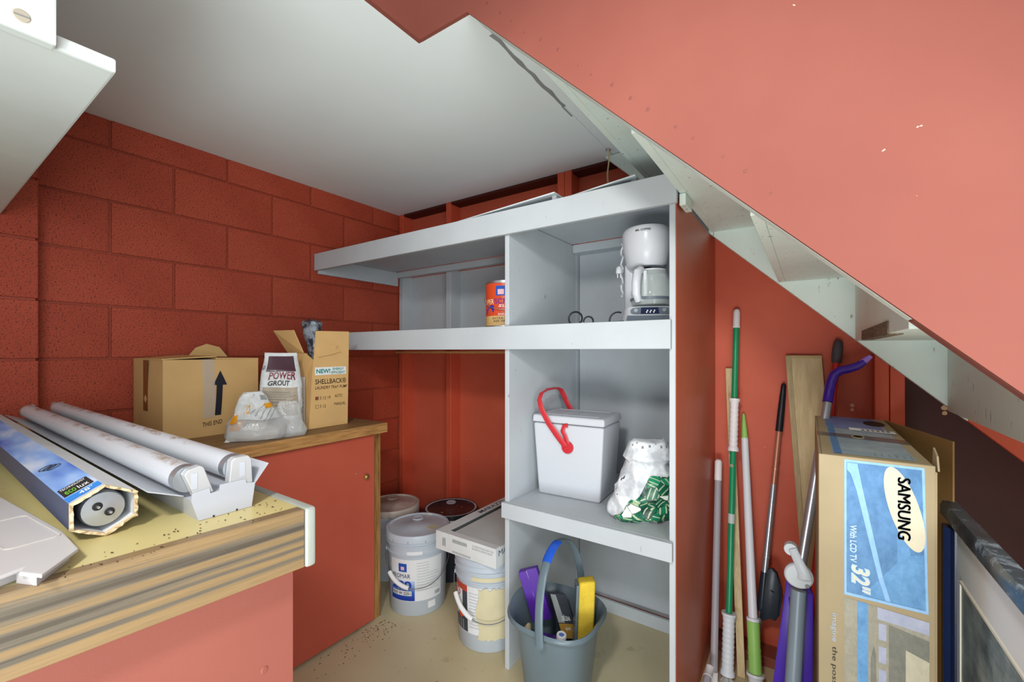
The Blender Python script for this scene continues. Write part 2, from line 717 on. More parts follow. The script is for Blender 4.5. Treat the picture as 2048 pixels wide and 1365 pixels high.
# flat white panels lying on the top shelf
for a, b, y, zz, lab in ((-1.26, -0.74, 1.3375, 0.030, 'long flat white sheet lying on the top shelf nearest the block wall'), (-0.715, -0.45, 1.3375, 0.024, 'short flat white sheet lying on the top shelf nearest the stair')):
    t = thing('white_sheet', (a, y, ZU), lab, 'sheet', 'sheets lying on the top shelf')
    g = G()
    g.hex8([(a, y, ZU + 0.001), (b, y, ZU + zz), (b, y + 0.3, ZU + zz), (a, y + 0.3, ZU + 0.001), (a, y, ZU + 0.005), (b, y, ZU + zz + 0.005), (b, y + 0.3, ZU + zz + 0.005), (a, y + 0.3, ZU + 0.005)])
    build('sheet', g, paint('panel_white', '#cfd6d9', 0.5, 0.05), t)
    g = G(); g.box((b - 0.02, y + 0.02, ZU + 0.0), (b - 0.003, y + 0.28, ZU + zz - 0.001))
    build('support_strip', g, M_WHITE, t)

# ================================================================== COUNTER at the left
M_LAM = paint('cream_laminate', '#c0b27a', 0.35, 0.10, 5, 0.05, 60, 0.45, speck='#5b4526', speck_amt=-0.02, speck_scale=34)


def m_striped():
    t = NT('striped_wood_print')
    f = t.noise(t.coord((1, 0.42, 34), (R(-2.5), 0, 0), (0, 0, 3.1)), 2.6, 2, 0.5)
    f2 = t.noise(t.coord((1, 0.8, 60), (R(-2.5), 0, 0)), 3.0, 4, 0.6)
    fine = t.noise(t.coord((1, 5, 300)), 3, 3, 0.7)
    add = t.n('ShaderNodeMath'); add.operation = 'MULTIPLY_ADD'
    t.link(f2, add.inputs[0]); add.inputs[1].default_value = 0.35
    t.link(f, add.inputs[2])
    c = t.ramp(add.outputs[0], [(0.52, lin('#4a4238')), (0.59, lin('#5f574b')), (0.63, lin('#695e4e')), (0.665, lin('#7c6749')), (0.78, lin('#8a714e')), (0.90, lin('#74634b'))])
    c = t.mix(t.ramp(fine, [(0.5, (0, 0, 0, 1)), (0.72, (0.45, 0.45, 0.45, 1))]), c, lin('#4c4236'))
    t.bump(fine, 0.12, 0.0006)
    return t.out(c, 0.42, 0.4)


M_STRIPE = m_striped()
ct = thing('bar_counter', (-1.3, 0.0, 0), 'cream topped counter with striped wood edge in the left foreground', 'counter')
ZC = 0.972
fx = lambda y: -0.615 - 0.081 * (0.369 - y)      # front edge runs slightly askew
g = G()
g.prism([(-2.143, -0.7, ZC - 0.03), (fx(-0.7) - 0.003, -0.7, ZC - 0.03), (fx(0.352) - 0.003, 0.352, ZC - 0.03), (-2.143, 0.352, ZC - 0.03)], (0, 0, 0.03))
build('counter_top', g, M_LAM, ct)
g = G()
g.prism([(fx(-0.7) - 0.02, -0.7, ZC - 0.086), (fx(-0.7), -0.7, ZC - 0.086), (fx(0.352), 0.352, ZC - 0.086), (fx(0.352) - 0.02, 0.352, ZC - 0.086)], (0, 0, 0.0865))
build('edge_board', g, M_STRIPE, ct, bevel=0.0015, seg=1)
M_STRIP = paint('grey_edge_strip', '#9b9f97', 0.45, 0.07, 30, 0.25, 300)
g = G(); g.box((-2.143, 0.3525, ZC - 0.088), (-0.614, 0.369, ZC + 0.001))
build('end_strip', g, M_STRIP, ct, bevel=0.006, seg=3)
g = G()
g.prism([(fx(-0.7) - 0.05, -0.7, 0), (fx(-0.7) - 0.03, -0.7, 0), (fx(0.35) - 0.03, 0.35, 0), (fx(0.35) - 0.05, 0.35, 0)], (0, 0, ZC - 0.031))
cp = build('front_panel', g, M_PINK, ct)
g = G(); g.box((-2.14, 0.332, 0), (fx(0.35) - 0.051, 0.35, ZC - 0.031))
build('end_panel', g, M_DOOR, ct)
for y, z in ((0.30, 0.70), (0.31, 0.845 - 0.1)):
    g = G(); g.lathe([(0.0, 0.0012), (0.004, 0.001), (0.0055, 0.0)], (fx(y) - 0.0299, y, z), 12, axis=(1, 0, 0))
    build('screw_cap', g, M_PINK, cp)

# ================================================================== CABINET with wooden top
cab = thing('base_cabinet', (-1.9, 0.85, 0), 'low red cabinet with worn wooden top below the block wall', 'cabinet')
M_OAK = wood('worn_oak', '#8a6238', '#cf9d60', 1, 16, 0.55)
M_OAKTOP = wood('dark_worn_top', '#6a4d30', '#9c7750', 1, 12, 0.5)
g = G(); g.box((-2.215, 0.372, 0.0), (-1.632, 1.277, 0.84))
build('body', g, M_DOOR, cab)
g = G(); g.box((-2.217, 0.372, 0.8405), (-1.592, 1.29, 0.884))
build('worktop', g, M_OAKTOP, cab, bevel=0.004, seg=2)
g = G(); g.box((-1.5915, 0.372, 0.8405), (-1.575, 1.29, 0.8835))
build('worktop_edge', g, M_OAK, cab, bevel=0.004, seg=2)
M_STILE = wood('knotty_stile', '#5c3f20', '#b98a4c', 2, 10, 0.6)
g = G(); g.box((-1.6315, 1.2335, 0.0), (-1.610, 1.277, 0.84))
build('stile', g, M_STILE, cab, bevel=0.001, seg=1)
g = G(); g.box((-1.631, 0.373, 0.012), (-1.595, 1.2325, 0.836))
door = build('door', g, M_DOOR, cab, bevel=0.0015, seg=1)
M_BRASS = paint('aged_brass', '#b99a5a', 0.35, 0.1, 30, 0, metal=0.8)
g = G(); g.lathe([(0.0, 0.016), (0.004, 0.016), (0.006, 0.013), (0.0125, 0.011), (0.013, 0.008), (0.008, 0.002), (0.006, 0.0)], (-1.595, 1.185, 0.66), 20, axis=(1, 0, 0))
kn = build('knob', g, M_BRASS, door, smooth=True)

# ================================================================== OVERHEAD SHELF top left
ov = thing('overhead_shelf', (-1.5, -0.2, 1.647), 'white overhead shelf board above the counter, top left', 'shelf')
g = G(); g.prism([(-2.143, -0.7, 1.647), (-0.90, -0.7, 1.647), (-0.90, 0.205, 1.647), (-2.143, 0.205, 1.647)], (0, 0, 0.022))
build('shelf_board', g, M_HANG, ov, bevel=0.004, seg=2)
g = G(); g.box((-0.899, -0.7, 1.641), (-0.878, 0.136, 2.095))
fb = build('front_board', g, M_HANG, ov, bevel=0.003, seg=2)
g = G(); g.lathe([(0.0, 0.0008), (0.0075, 0.0008), (0.0088, 0.0)], (-0.878, 0.103, 1.6625), 18, axis=(1, 0, 0))
sc_ = build('screw_head', g, paint('painted_screw', '#a79f8f', 0.5, 0.1, 30, 0), fb)
g = G(); g.obox((-0.8773, 0.0955, 1.6610), (0.0005, 0, 0), (0, 0.015, 0.0012), (0, -0.0002, 0.0018))
build('screw_slot', g, INK_GREY, fb)

# ================================================================== ITEMS ON THE COUNTER
# ---- fluorescent strip fixture
fz = ZC
fix = thing('fluorescent_fixture', (-1.3, 0.275, fz), 'dusty white two-tube fluorescent fixture lying on the counter', 'light fixture')
M_ENAM = paint('white_enamel', '#aeb2ba', 0.3, 0.04, 6, 0, speck='#8a7a62', speck_amt=0.0, speck_scale=50)
X0, X1 = -1.915, -0.694


def xprism(prof, xa, xb_):
    g = G()
    g.prism([(xa, y, z) for y, z in prof], (xb_ - xa, 0, 0))
    return g


build('housing', xprism([(0.244, fz), (0.312, fz), (0.317, fz + 0.031), (0.300, fz + 0.034), (0.256, fz + 0.034), (0.236, fz + 0.030)], X0, X1 - 0.0015), M_ENAM, fix)
build('reflector', xprism([(0.317, fz + 0.031), (0.339, fz + 0.060), (0.3375, fz + 0.061), (0.3155, fz + 0.0325)], X0, X1 - 0.003), M_ENAM, fix)
build('reflector', xprism([(0.236, fz + 0.0305), (0.196, fz + 0.047), (0.1965, fz + 0.0485), (0.2365, fz + 0.032)], X0 - 0.03, X1 - 0.03), M_ENAM, fix)
ep = build('end_plate', xprism([(0.2435, fz + 0.0005), (0.3125, fz + 0.0005), (0.3175, fz + 0.036), (0.305, fz + 0.038), (0.304, fz + 0.044), (0.270, fz + 0.044), (0.269, fz + 0.036), (0.258, fz + 0.035), (0.257, fz + 0.043), (0.236, fz + 0.040), (0.235, fz + 0.030)], X1 - 0.0012, X1), M_ENAM, fix)
for y in (0.262, 0.292):
    g = G(); g.box((X1 - 0.0002, y - 0.0012, fz + 0.0006), (X1 + 0.0004, y + 0.0012, fz + 0.003))
    build('slot', g, INK_BLACK, ep)


def m_tube():
    t = NT('dusty_tube_glass')
    v = t.coord((0.6, 1, 1))
    f = t.noise(v, 30, 5, 0.7)
    sep = t.n('ShaderNodeSeparateXYZ')
    tc = t.n('ShaderNodeTexCoord')
    t.link(tc.outputs['Normal'], sep.inputs[0])
    up = t.ramp(sep.outputs['Z'], [(0.80, (0, 0, 0, 1)), (0.97, (0.85, 0.85, 0.85, 1))])
    dust = t.ramp(f, [(0.50, (0, 0, 0, 1)), (0.64, (1, 1, 1, 1))])
    c = t.mix(t.mix(1.0, up, dust, 'MULTIPLY'), lin('#c3c8ce'), lin('#8a7354'))
    return t.out(c, 0.22, 0.5)


M_TUBE = m_tube()
M_CAP = paint('dull_aluminium', '#b9bfc6', 0.35, 0.06, 20, 0, metal=0.85)
M_SOCK = paint('white_socket', '#a8a9ab', 0.4, 0.03, 20, 0)
for y, z in ((0.238, fz + 0.057), (0.299, fz + 0.060)):
    g = G(); g.cyl((-1.90, y, z), (-0.727, y, z), 0.0185, None, 28)
    tb = build('tube', g, M_TUBE, fix, smooth=True)
    for xa, xb_ in ((-0.7275, -0.7125), (-1.9135, -1.8995)):
        g = G(); g.cyl((xa, y, z), (xb_, y, z), 0.0188, 0.0182, 28)
        build('end_cap', g, M_CAP, tb, smooth=True)
    for xs in (-0.7115, -1.9275):
        g = G()
        g.prism([(xs, y + 0.002, fz + 0.034), (xs, y - 0.010, z + 0.010), (xs, y - 0.005, z + 0.016), (xs, y + 0.009, z + 0.019), (xs, y + 0.013, z + 0.016), (xs, y + 0.025, fz + 0.036)] if y < 0.25 else
                [(xs, y - 0.017, fz + 0.036), (xs, y - 0.013, z + 0.014), (xs, y - 0.008, z + 0.018), (xs, y + 0.010, z + 0.018), (xs, y + 0.0145, z + 0.012), (xs, y + 0.016, fz + 0.036)], (0.0155, 0, 0))
        so = build('lampholder', g, M_SOCK, fix, bevel=0.001, seg=1)
        g = G(); g.box((xs + 0.0152, y - 0.002, z - 0.012), (xs + 0.0160, y + 0.005, z + 0.010))
        build('slot_cover', g, M_ENAM, so)

# ---- hexagonal lamp carton
ec = thing('lamp_carton', (-1.3, 0.15, ZC), 'blue and white cardboard tube carton of fluorescent lamps, torn open at the end', 'carton')
ey, ez, er = 0.157, ZC + 0.0328, 0.0370
hexa = [(ey + er * math.cos(R(a)), ez + er * 0.88 * math.sin(R(a))) for a in (30, 90, 150, 210, 270, 330)]
hexi = [(ey + er * 0.90 * math.cos(R(a)), ez + er * 0.79 * math.sin(R(a))) for a in (30, 90, 150, 210, 270, 330)]
M_CARTW = paint('white_carton', '#cfd2d4', 0.6, 0.08, 12, 0.2)


def m_cartblue():
    t = NT('blue_cloud_print')
    v = t.coord((2.0, 9, 9))
    f = t.noise(v, 1.6, 3)
    c = t.ramp(f, [(0.36, lin('#2f5fb4')), (0.50, lin('#7ea2d6')), (0.62, lin('#c3cad6'))])
    return t.out(c, 0.4, 0.4)


M_CARTB = m_cartblue()
M_CARTN = paint('navy_print', '#3c4663', 0.4, 0.08, 8, 0)
xe, xs_ = -0.742, -1.96
side_m = {0: M_CARTW, 1: M_CARTB, 2: M_CARTN, 3: M_CARTW, 4: M_CARTW, 5: M_CARTW}
for i in range(6):
    (y0, z0), (y1, z1) = hexa[i], hexa[(i + 1) % 6]
    (a0, b0), (a1, b1) = hexi[i], hexi[(i + 1) % 6]
    g = G()
    nx = 10
    for k in range(1):
        g.hex8([(xs_, a0, b0), (xe, a0, b0), (xe, a1, b1), (xs_, a1, b1), (xs_, y0, z0), (xe, y0, z0), (xe, y1, z1), (xs_, y1, z1)])
    build('carton_side', g, side_m[i], ec)
# torn rim of the open end
g = G()
vs, fs = [], []
N_ = 48
for k in range(N_):
    s = k / N_ * 6
    i = int(s); f_ = s - i
    for hh, sgn in ((hexa, 1.0), (hexi, 1.0)):
        (y0, z0), (y1, z1) = hh[i], hh[(i + 1) % 6]
        ex = random.uniform(0.0, 0.006)
        vs.append((xe - 0.0005, y0 + (y1 - y0) * f_, z0 + (z1 - z0) * f_))
        vs.append((xe + ex + 0.003, y0 + (y1 - y0) * f_, z0 + (z1 - z0) * f_))
for k in range(N_):
    a, b = 4 * k, 4 * ((k + 1) % N_)
    fs += [(a, b, b + 1, a + 1), (a + 2, a + 3, b + 3, b + 2), (a + 1, b + 1, b + 3, a + 3)]
g.add(vs, fs)
build('torn_rim', g, paint('torn_board', '#cdb894', 0.8, 0.12, 60, 0.4, 200), ec)
eyc = Vector((0, ey, ez))
g = G(); g.cyl((xs_ + 0.02, ey, ez), (xe - 0.012, ey, ez), 0.0185, None, 24)
lt = build('lamp_tube', g, M_TUBE, ec, smooth=True)
g = G(); g.lathe([(0.0225, -0.02), (0.0225, -0.004), (0.021, 0.0), (0.0, 0.0012)], (xe - 0.004, ey, ez), 28, axis=(1, 0, 0))
build('end_cap', g, M_CAP, lt, smooth=True)
for s in (-1, 1):
    c0 = (xe - 0.0032, ey + 0.0058 * s, ez - 0.0048 * s)
    g = G(); g.lathe([(0.0048, 0.0), (0.0052, 0.0008), (0.0040, 0.0012), (0.0040, 0.0004), (0, 0.0004)], c0, 16, axis=(1, 0, 0))
    build('pin_ring', g, INK_BLACK, lt)
    g = G(); g.cyl(c0, (c0[0] + 0.007, c0[1], c0[2]), 0.0016, None, 10)
    build('pin', g, M_CAP, lt, smooth=True)
# print on the upper sloping side facing the viewer (between corners at 90 and 150 degrees)
P0 = Vector((0, hexa[1][0], hexa[1][1])); P1 = Vector((0, hexa[2][0], hexa[2][1]))
dn = (P1 - P0)
nrm = Vector((0, -(dn.z), dn.y)).normalized()
if nrm.z < 0:
    nrm = -nrm


def on_carton(x, f, off=0.0006):
    return Vector((x, 0, 0)) + P0 + dn * f + nrm * off


def cdecal(name, xa, xb_, fa, fb, mat, off=0.0006):
    g = G()
    g.add([on_carton(xa, fa, off), on_carton(xb_, fa, off), on_carton(xb_, fb, off), on_carton(xa, fb, off)], [(0, 1, 2, 3)])
    return build(name, g, mat, ec, normals=False)


cdecal('blue_band', -0.768, -0.748, 0.02, 0.99, ink('carton_blue', '#2c78c4'))
cdecal('black_label', -0.815, -0.773, 0.10, 0.95, INK_BLACK)
letters('eco', lambda x, y: on_carton(-0.777 - y * 0.016, 0.86 - 0.30 * x, 0.0010), ink('lime_print', '#6cbe2c'), ec)
letters('lux', lambda x, y: on_carton(-0.777 - y * 0.016, 0.50 - 0.30 * x, 0.0010), INK_WHITE, ec)
letters('TECHNOLOGY', lambda x, y: on_carton(-0.802 - y * 0.009, 0.90 - 0.72 * x, 0.0010), INK_WHITE, ec)
letters('48"', lambda x, y: on_carton(-0.751 - y * 0.013, 0.62 - 0.40 * x, 0.0010), INK_WHITE, ec)
g = G()
for k in range(3):
    a = on_carton(-0.945 - 0.004 * k, 0.30 + 0.06 * k, 0.0009)
    for q in range(2):
        pts = []
        for j in range(17):
            an = 2 * math.pi * j / 16
            pts.append(on_carton(-0.945 - 0.009 * k + 0.008 * math.cos(an), 0.42 + 0.10 * k + 0.22 * math.sin(an), 0.001))
    g.tube(pts, 0.0005, 4, cap=False)
build('script_mark', g, INK_BLACK, ec)

# ---- white flat case on the counter edge
wc = thing('white_case', (-0.75, 0.08, ZC), 'flat white plastic case lying at the front edge of the counter', 'case')
M_CASE = paint('white_case_plastic', '#b9b6b6', 0.45, 0.03, 6, 0)
top = [(-1.10, 0.088), (-0.755, 0.121), (-0.672, 0.121), (-0.622, 0.086), (-0.648, 0.074), (-0.658, 0.078), (-0.640, 0.035), (-0.85, -0.02), (-1.16, 0.0)]
g = G()
g.prism([(x, y, ZC + 0.011) for x, y in top], (0, 0, 0.004))
build('lid', g, M_CASE, wc, bevel=0.0015, seg=2)
g = G()
cx_, cy_ = -0.82, 0.07
g.prism([(cx_ + (x - cx_) * 0.93, cy_ + (y - cy_) * 0.90, ZC + 0.0005) for x, y in top], (0, 0, 0.0104))
build('base', g, M_CASE, wc)


def outline(pts, r=0.0007):
    g = G()
    g.tube(pts + [pts[0]], r, 6, cap=False)
    return g


def rrect(o, X, Y, rad, n=5):
    o, X, Y = Vector(o), Vector(X), Vector(Y)
    lx, ly = X.length, Y.length
    ux, uy = X / lx, Y / ly
    pts = []
    for cx, cy, a0 in ((rad, rad, 180), (lx - rad, rad, 270), (lx - rad, ly - rad, 0), (rad, ly - rad, 90)):
        for i in range(n + 1):
            a = R(a0 + 90 * i / n)
            pts.append(o + ux * (cx + rad * math.cos(a)) + uy * (cy + rad * math.sin(a)))
    return pts


M_GROOVE = paint('case_groove', '#b9b2ac', 0.5, 0.03, 6, 0)
build('raised_outline', outline(rrect((-0.86, 0.060, ZC + 0.0152), (0.13, 0.013, 0), (-0.0045, 0.045, 0), 0.007), 0.0009), M_GROOVE, wc)
build('raised_outline', outline(rrect((-0.80, 0.012, ZC + 0.0152), (0.10, 0.010, 0), (-0.0035, 0.035, 0), 0.007), 0.0009), M_GROOVE, wc)

# ---- small black device by the pilaster
bd = thing('black_device', (-2.08, 0.20, ZC), 'small black box with wires at the back of the counter', 'device')
g = G(); g.box((-2.135, 0.10, ZC + 0.004), (-2.05, 0.205, ZC + 0.028))
build('body', g, paint('black_plastic', '#15171b', 0.35, 0.05, 10, 0), bd, bevel=0.002)
g = G(); g.tube([(-2.07, 0.2055, ZC + 0.018), (-2.06, 0.212, ZC + 0.016), (-2.045, 0.214, ZC + 0.008), (-2.03, 0.212, ZC + 0.003)], 0.002, 6)
build('wire', g, paint('tan_wire', '#b59a72', 0.5, 0.05, 10, 0), bd)
g = G(); g.box((-2.13, 0.11, ZC), (-2.055, 0.20, ZC + 0.004))
build('foot', g, INK_BLACK, bd)

# ================================================================== ITEMS ON THE CABINET
ZT = 0.8845


def m_card(name, hexc, axis=2):
    t = NT(name)
    v = t.coord()
    f = t.noise(v, 5, 4)
    c0 = lin(hexc)
    c = t.ramp(f, [(0.3, sh(c0, 0.9)), (0.7, sh(c0, 1.07))])
    w = t.n('ShaderNodeTexWave'); w.wave_type = 'BANDS'; w.bands_direction = 'Z' if axis == 2 else 'Y'
    w.inputs['Scale'].default_value = 70
    t.link(v, w.inputs['Vector'])
    t.bump(w.outputs['Fac'], 0.05, 0.0006)
    return t.out(c, 0.7, 0.25)


M_CARD = m_card('kraft_cardboard', '#d8b076', 1)
M_CARDD = m_card('kraft_cardboard_dark', '#8f6738')
M_TAPE = m_film('clear_tape', '#d9d6cc', 0.45, 0.12, 0.8)

bb = thing('cardboard_box', (-2.05, 0.71, ZT), 'large closed cardboard box with a black arrow on the wooden cabinet top', 'box')
g = G()
w_ = 0.006
# four walls and bottom, sides bulging a little
def bulge(u, v, amp):
    return amp * math.sin(math.pi * u) * math.sin(math.pi * v)
xa, xb_, ya, yb, za, zb = -2.205, -1.885, 0.553, 0.874, ZT, ZT + 0.292
gf = G(); gf.grid(lambda u, v: Vector((xb_ + bulge(u, v, 0.010), ya + (yb - ya) * u, za + (zb - za) * v)), 8, 8)
build('front_side', gf, M_CARD, bb, smooth=True)
gl = G(); gl.grid(lambda u, v: Vector((xa + (xb_ - xa) * u, ya - bulge(u, v, 0.006), za + (zb - za) * v)), 8, 8)
build('left_side', gl, M_CARD, bb, smooth=True)
gr = G(); gr.grid(lambda u, v: Vector((xb_ + (xa - xb_) * u, yb + bulge(u, v, 0.004), za + (zb - za) * v)), 6, 6)
build('right_side', gr, M_CARD, bb, smooth=True)
g = G(); g.box((xa, ya + 0.001, za), (xa + 0.004, yb - 0.001, zb))
build('rear_side', g, M_CARD, bb)
g = G(); g.box((xa + 0.004, ya + 0.001, za), (xb_ - 0.001, yb - 0.001, za + 0.004))
build('bottom', g, M_CARDD, bb)
# top flaps, slightly raised and out of line
g = G(); g.hex8([(xa, ya, zb), (xb_, ya - 0.004, zb), (xb_ - 0.004, ya + 0.17, zb + 0.010), (xa, ya + 0.16, zb + 0.012), (xa, ya, zb + 0.004), (xb_, ya - 0.004, zb + 0.004), (xb_ - 0.004, ya + 0.17, zb + 0.014), (xa, ya + 0.16, zb + 0.016)])
build('top_flap', g, M_CARD, bb)
g = G(); g.hex8([(xa, ya + 0.155, zb + 0.004), (xb_, ya + 0.165, zb + 0.001), (xb_, yb, zb), (xa, yb, zb), (xa, ya + 0.155, zb + 0.009), (xb_, ya + 0.165, zb + 0.006), (xb_, yb, zb + 0.004), (xa, yb, zb + 0.004)])
build('top_flap', g, M_CARD, bb)
g = G(); g.prism([(-2.10, 0.70, zb + 0.012), (-2.10, 0.845, zb + 0.008), (-2.13, 0.825, zb + 0.050), (-2.14, 0.78, zb + 0.064), (-2.13, 0.735, zb + 0.046)], (0.004, 0, 0))
build('torn_tab', g, M_CARD, bb)
fnB = lambda y, z, off=0.0012: Vector((xb_ + bulge((y - ya) / (yb - ya), (z - za) / (zb - za), 0.010) + off, y, z))
M_NAVYINK = ink('navy_black_print', '#1d1e2b')
g = G()
g.grid(lambda u, v: fnB(0.712 + 0.006 * v + 0.021 * u, 0.962 + 0.117 * v, 0.0016), 2, 8)
g.grid(lambda u, v: fnB(0.706 + 0.026 * v + (0.048 * (1 - v)) * u, 1.078 + 0.056 * v, 0.0016), 4, 6)
build('arrow', g, M_NAVYINK, bb, normals=False)
letters('THIS END', lambda x, y: fnB(0.672 + 0.066 * x, 0.922 + 0.017 * y + 0.006 * x, 0.0016), ink('navy_black_print', '#1d1e2b'), bb)
g = G(); g.grid(lambda u, v: fnB(0.672 + 0.040 * u, 0.955 + 0.222 * v, 0.0022), 3, 8)
build('clear_tape', g, M_TAPE, bb, normals=False)
g = G(); g.grid(lambda u, v: Vector((-2.07 + 0.05 * u, ya - 0.0058, za + 0.10 + 0.19 * v)), 2, 4)
build('brown_tape', g, paint('brown_tape', '#7a5227', 0.25, 0.05, 10, 0), bb, normals=False)

# ---- pump carton
pb = thing('pump_carton', (-1.79, 1.08, ZT), 'tall open kraft carton of a laundry tray pump at the end of the cabinet top', 'box')
p_y0, p_y1, p_x0, p_x1 = 0.988, 1.170, -1.875, -1.702
zt_ = 1.245
lean = lambda z: 0.030 * (z - ZT) / 0.36
T = 0.004
def pw(name, pts, vec, mat=M_CARD):
    g = G(); g.prism(pts, vec)
    return build(name, g, mat, pb)
L1 = lean(1.294)
front = pw('front_side', [(p_x1, p_y0, ZT), (p_x1, p_y1, ZT), (p_x1 - 0.004, p_y1 + 0.010, 1.297), (p_x1 - 0.004, p_y0 + L1, 1.294)], (-T, 0, 0))
pw('left_side', [(p_x0, p_y0, ZT), (p_x1 - T, p_y0, ZT), (p_x1 - T, p_y0 + 0.022, 1.17), (p_x1 - 0.05, p_y0 + 0.012, 1.20), (p_x0, p_y0 + 0.004, 1.20)], (0, T, 0))
pw('right_side', [(p_x0, p_y1 - T, ZT), (p_x1 - T, p_y1 - T, ZT), (p_x1 - T, p_y1 + 0.004, 1.20), (p_x0, p_y1 - T, 1.20)], (0, T, 0))
pw('rear_side', [(p_x0, p_y0 + T, ZT), (p_x0, p_y1 - T, ZT), (p_x0, p_y1 - T, 1.20), (p_x0, p_y0 + T + 0.004, 1.20)], (T, 0, 0))
pw('bottom', [(p_x0 + T, p_y0 + T, ZT + 0.001), (p_x1 - T, p_y0 + T, ZT + 0.001), (p_x1 - T, p_y1 - T, ZT + 0.001), (p_x0 + T, p_y1 - T, ZT + 0.001)], (0, 0, T), M_CARDD)
pw('top_flap', [(p_x0, p_y0 + 0.004, 1.201), (p_x1 - 0.055, p_y0 + 0.008, 1.201), (p_x1 - 0.064, p_y0 - 0.030, 1.296), (p_x0 - 0.006, p_y0 - 0.055, 1.296)], (0, 0.003, 0.001), M_CARD)
pf = lambda y, z, off=0.0006: Vector((p_x1 - 0.004 * (z - ZT) / 0.41 + off, y, z))
def pdec(name, y0, y1, z0, z1, mat, off=0.0006, dz=0.0):
    g = G(); g.add([pf(y0, z0, off), pf(y1, z0 + dz, off), pf(y1, z1 + dz, off), pf(y0, z1, off)], [(0, 1, 2, 3)])
    return build(name, g, mat, pb, normals=False)
pdec('white_label', 1.016, 1.163, 1.107, 1.140, INK_WHITE, 0.0007, 0.001)
def ptxt(s, y0, y1, z0, z1, mat, bold=0.0, shear=0):
    return letters(s, lambda x, y: pf(y0 + (y1 - y0) * x, z0 + (z1 - z0) * y, 0.0013), mat, pb, bold=bold, shear=shear)
ptxt('NEW!', 1.022, 1.086, 1.114, 1.133, INK_TEAL, 0.03)
ptxt('ENERGY', 1.098, 1.152, 1.126, 1.137, INK_TEAL, 0.02)
ptxt('EFFICIENT', 1.091, 1.158, 1.111, 1.122, INK_TEAL, 0.02)
M_PUMPINK = ink('brown_black_print', '#3c2e22')
ptxt('SHELLBACK\u00ae', 1.017, 1.163, 1.069, 1.091, M_PUMPINK, 0.008)
ptxt('LAUNDRY TRAY PUMP', 1.017, 1.168, 1.047, 1.060, M_PUMPINK, 0.004)
ptxt('3 12 19', 1.037, 1.086, 1.003, 1.016, M_PUMPINK)
ptxt('AUTO', 1.106, 1.143, 1.007, 1.020, M_PUMPINK)
ptxt('3 12', 1.037, 1.064, 0.968, 0.981, M_PUMPINK)
ptxt('MANUAL', 1.104, 1.160, 0.972, 0.985, M_PUMPINK)
for z in (1.003, 0.968):
    g = G(); g.tube([pf(1.018, z, 0.001), pf(1.031, z, 0.001), pf(1.031, z + 0.013, 0.001), pf(1.018, z + 0.013, 0.001), pf(1.018, z, 0.001)], 0.0007, 4)
    build('check_box', g, M_PUMPINK, pb)
pdec('red_stamp', 1.017, 1.030, 1.0045, 1.015, ink('faded_red', '#8d4a3a'), 0.0008)
g = G()
prof = [(1.030, 1.182), (1.034, 1.222), (1.075, 1.236), (1.125, 1.232), (1.110, 1.222), (1.138, 1.205), (1.085, 1.192)]
g.prism([pf(y, z, 0.0005) for y, z in prof], (0.005, 0, 0.001))
build('torn_patch', g, M_CARD, pb, bevel=0.001, seg=1)
g = G(); g.box((p_x0 + 0.03, p_y0 - 0.0012, 0.905), (p_x1 - 0.03, p_y0 - 0.0004, 1.10))
build('instruction_sheet', g, INK_WHITE, pb)

# ---- dark plastic bundle in the pump carton
bn = thing('plastic_bundle', (-1.78, 1.03, 1.10), 'crumpled dark grey plastic bag sticking out of the open pump carton', 'plastic bag')


def crumple(p, amp, sc, seed=0):
    q = Vector(p) * sc + Vector((seed, seed * 1.7, -seed))
    return Vector((noise.noise(q), noise.noise(q + Vector((9.1, 3.3, 1.1))), noise.noise(q + Vector((-4.2, 7.7, 2.9))))) * amp


def crinkle_mat(name, hexa, hexb, rough=0.25, scale=22, spec=0.6, lo=0.42, hi=0.58):
    t = NT(name)
    v = t.coord()
    f = t.noise(v, scale, 3, 0.6)
    c = t.ramp(f, [(lo, lin(hexa)), (hi, lin(hexb))])
    vor = t.n('ShaderNodeTexVoronoi'); vor.inputs['Scale'].default_value = scale * 1.6
    t.link(v, vor.inputs['Vector'])
    t.bump(vor.outputs['Distance'], 0.7, 0.006)
    return t.out(c, rough, spec)


M_DKPLAST = crinkle_mat('dark_crinkled_plastic', '#2d333d', '#8d949e', 0.22, 30)
g = G()
cpath = [Vector((-1.790, 1.080, 1.00)), Vector((-1.790, 1.080, 1.10)), Vector((-1.784, 1.074, 1.18)), Vector((-1.770, 1.058, 1.25)), Vector((-1.762, 1.042, 1.30)), Vector((-1.762, 1.036, 1.335)), Vector((-1.762, 1.036, 1.352))]
crad = [0.045, 0.045, 0.038, 0.031, 0.042, 0.038, 0.008]
g.tube(cpath, crad, 22)
for i, v in enumerate(g.v):
    g.v[i] = v + crumple(v, 0.014, 30, 3)
build('bag', g, M_DKPLAST, bn, smooth=True, angle=25)
g = G()
g.tube([(-1.740, 1.042, 1.265), (-1.733, 1.040, 1.240), (-1.731, 1.038, 1.220), (-1.733, 1.036, 1.205), (-1.740, 1.038, 1.206)], [0.012, 0.013, 0.014, 0.013, 0.010], 12)
build('hanging_fold', g, crinkle_mat('grey_crinkled_plastic', '#4a5163', '#c3c8d2', 0.25, 40), bn, smooth=True)


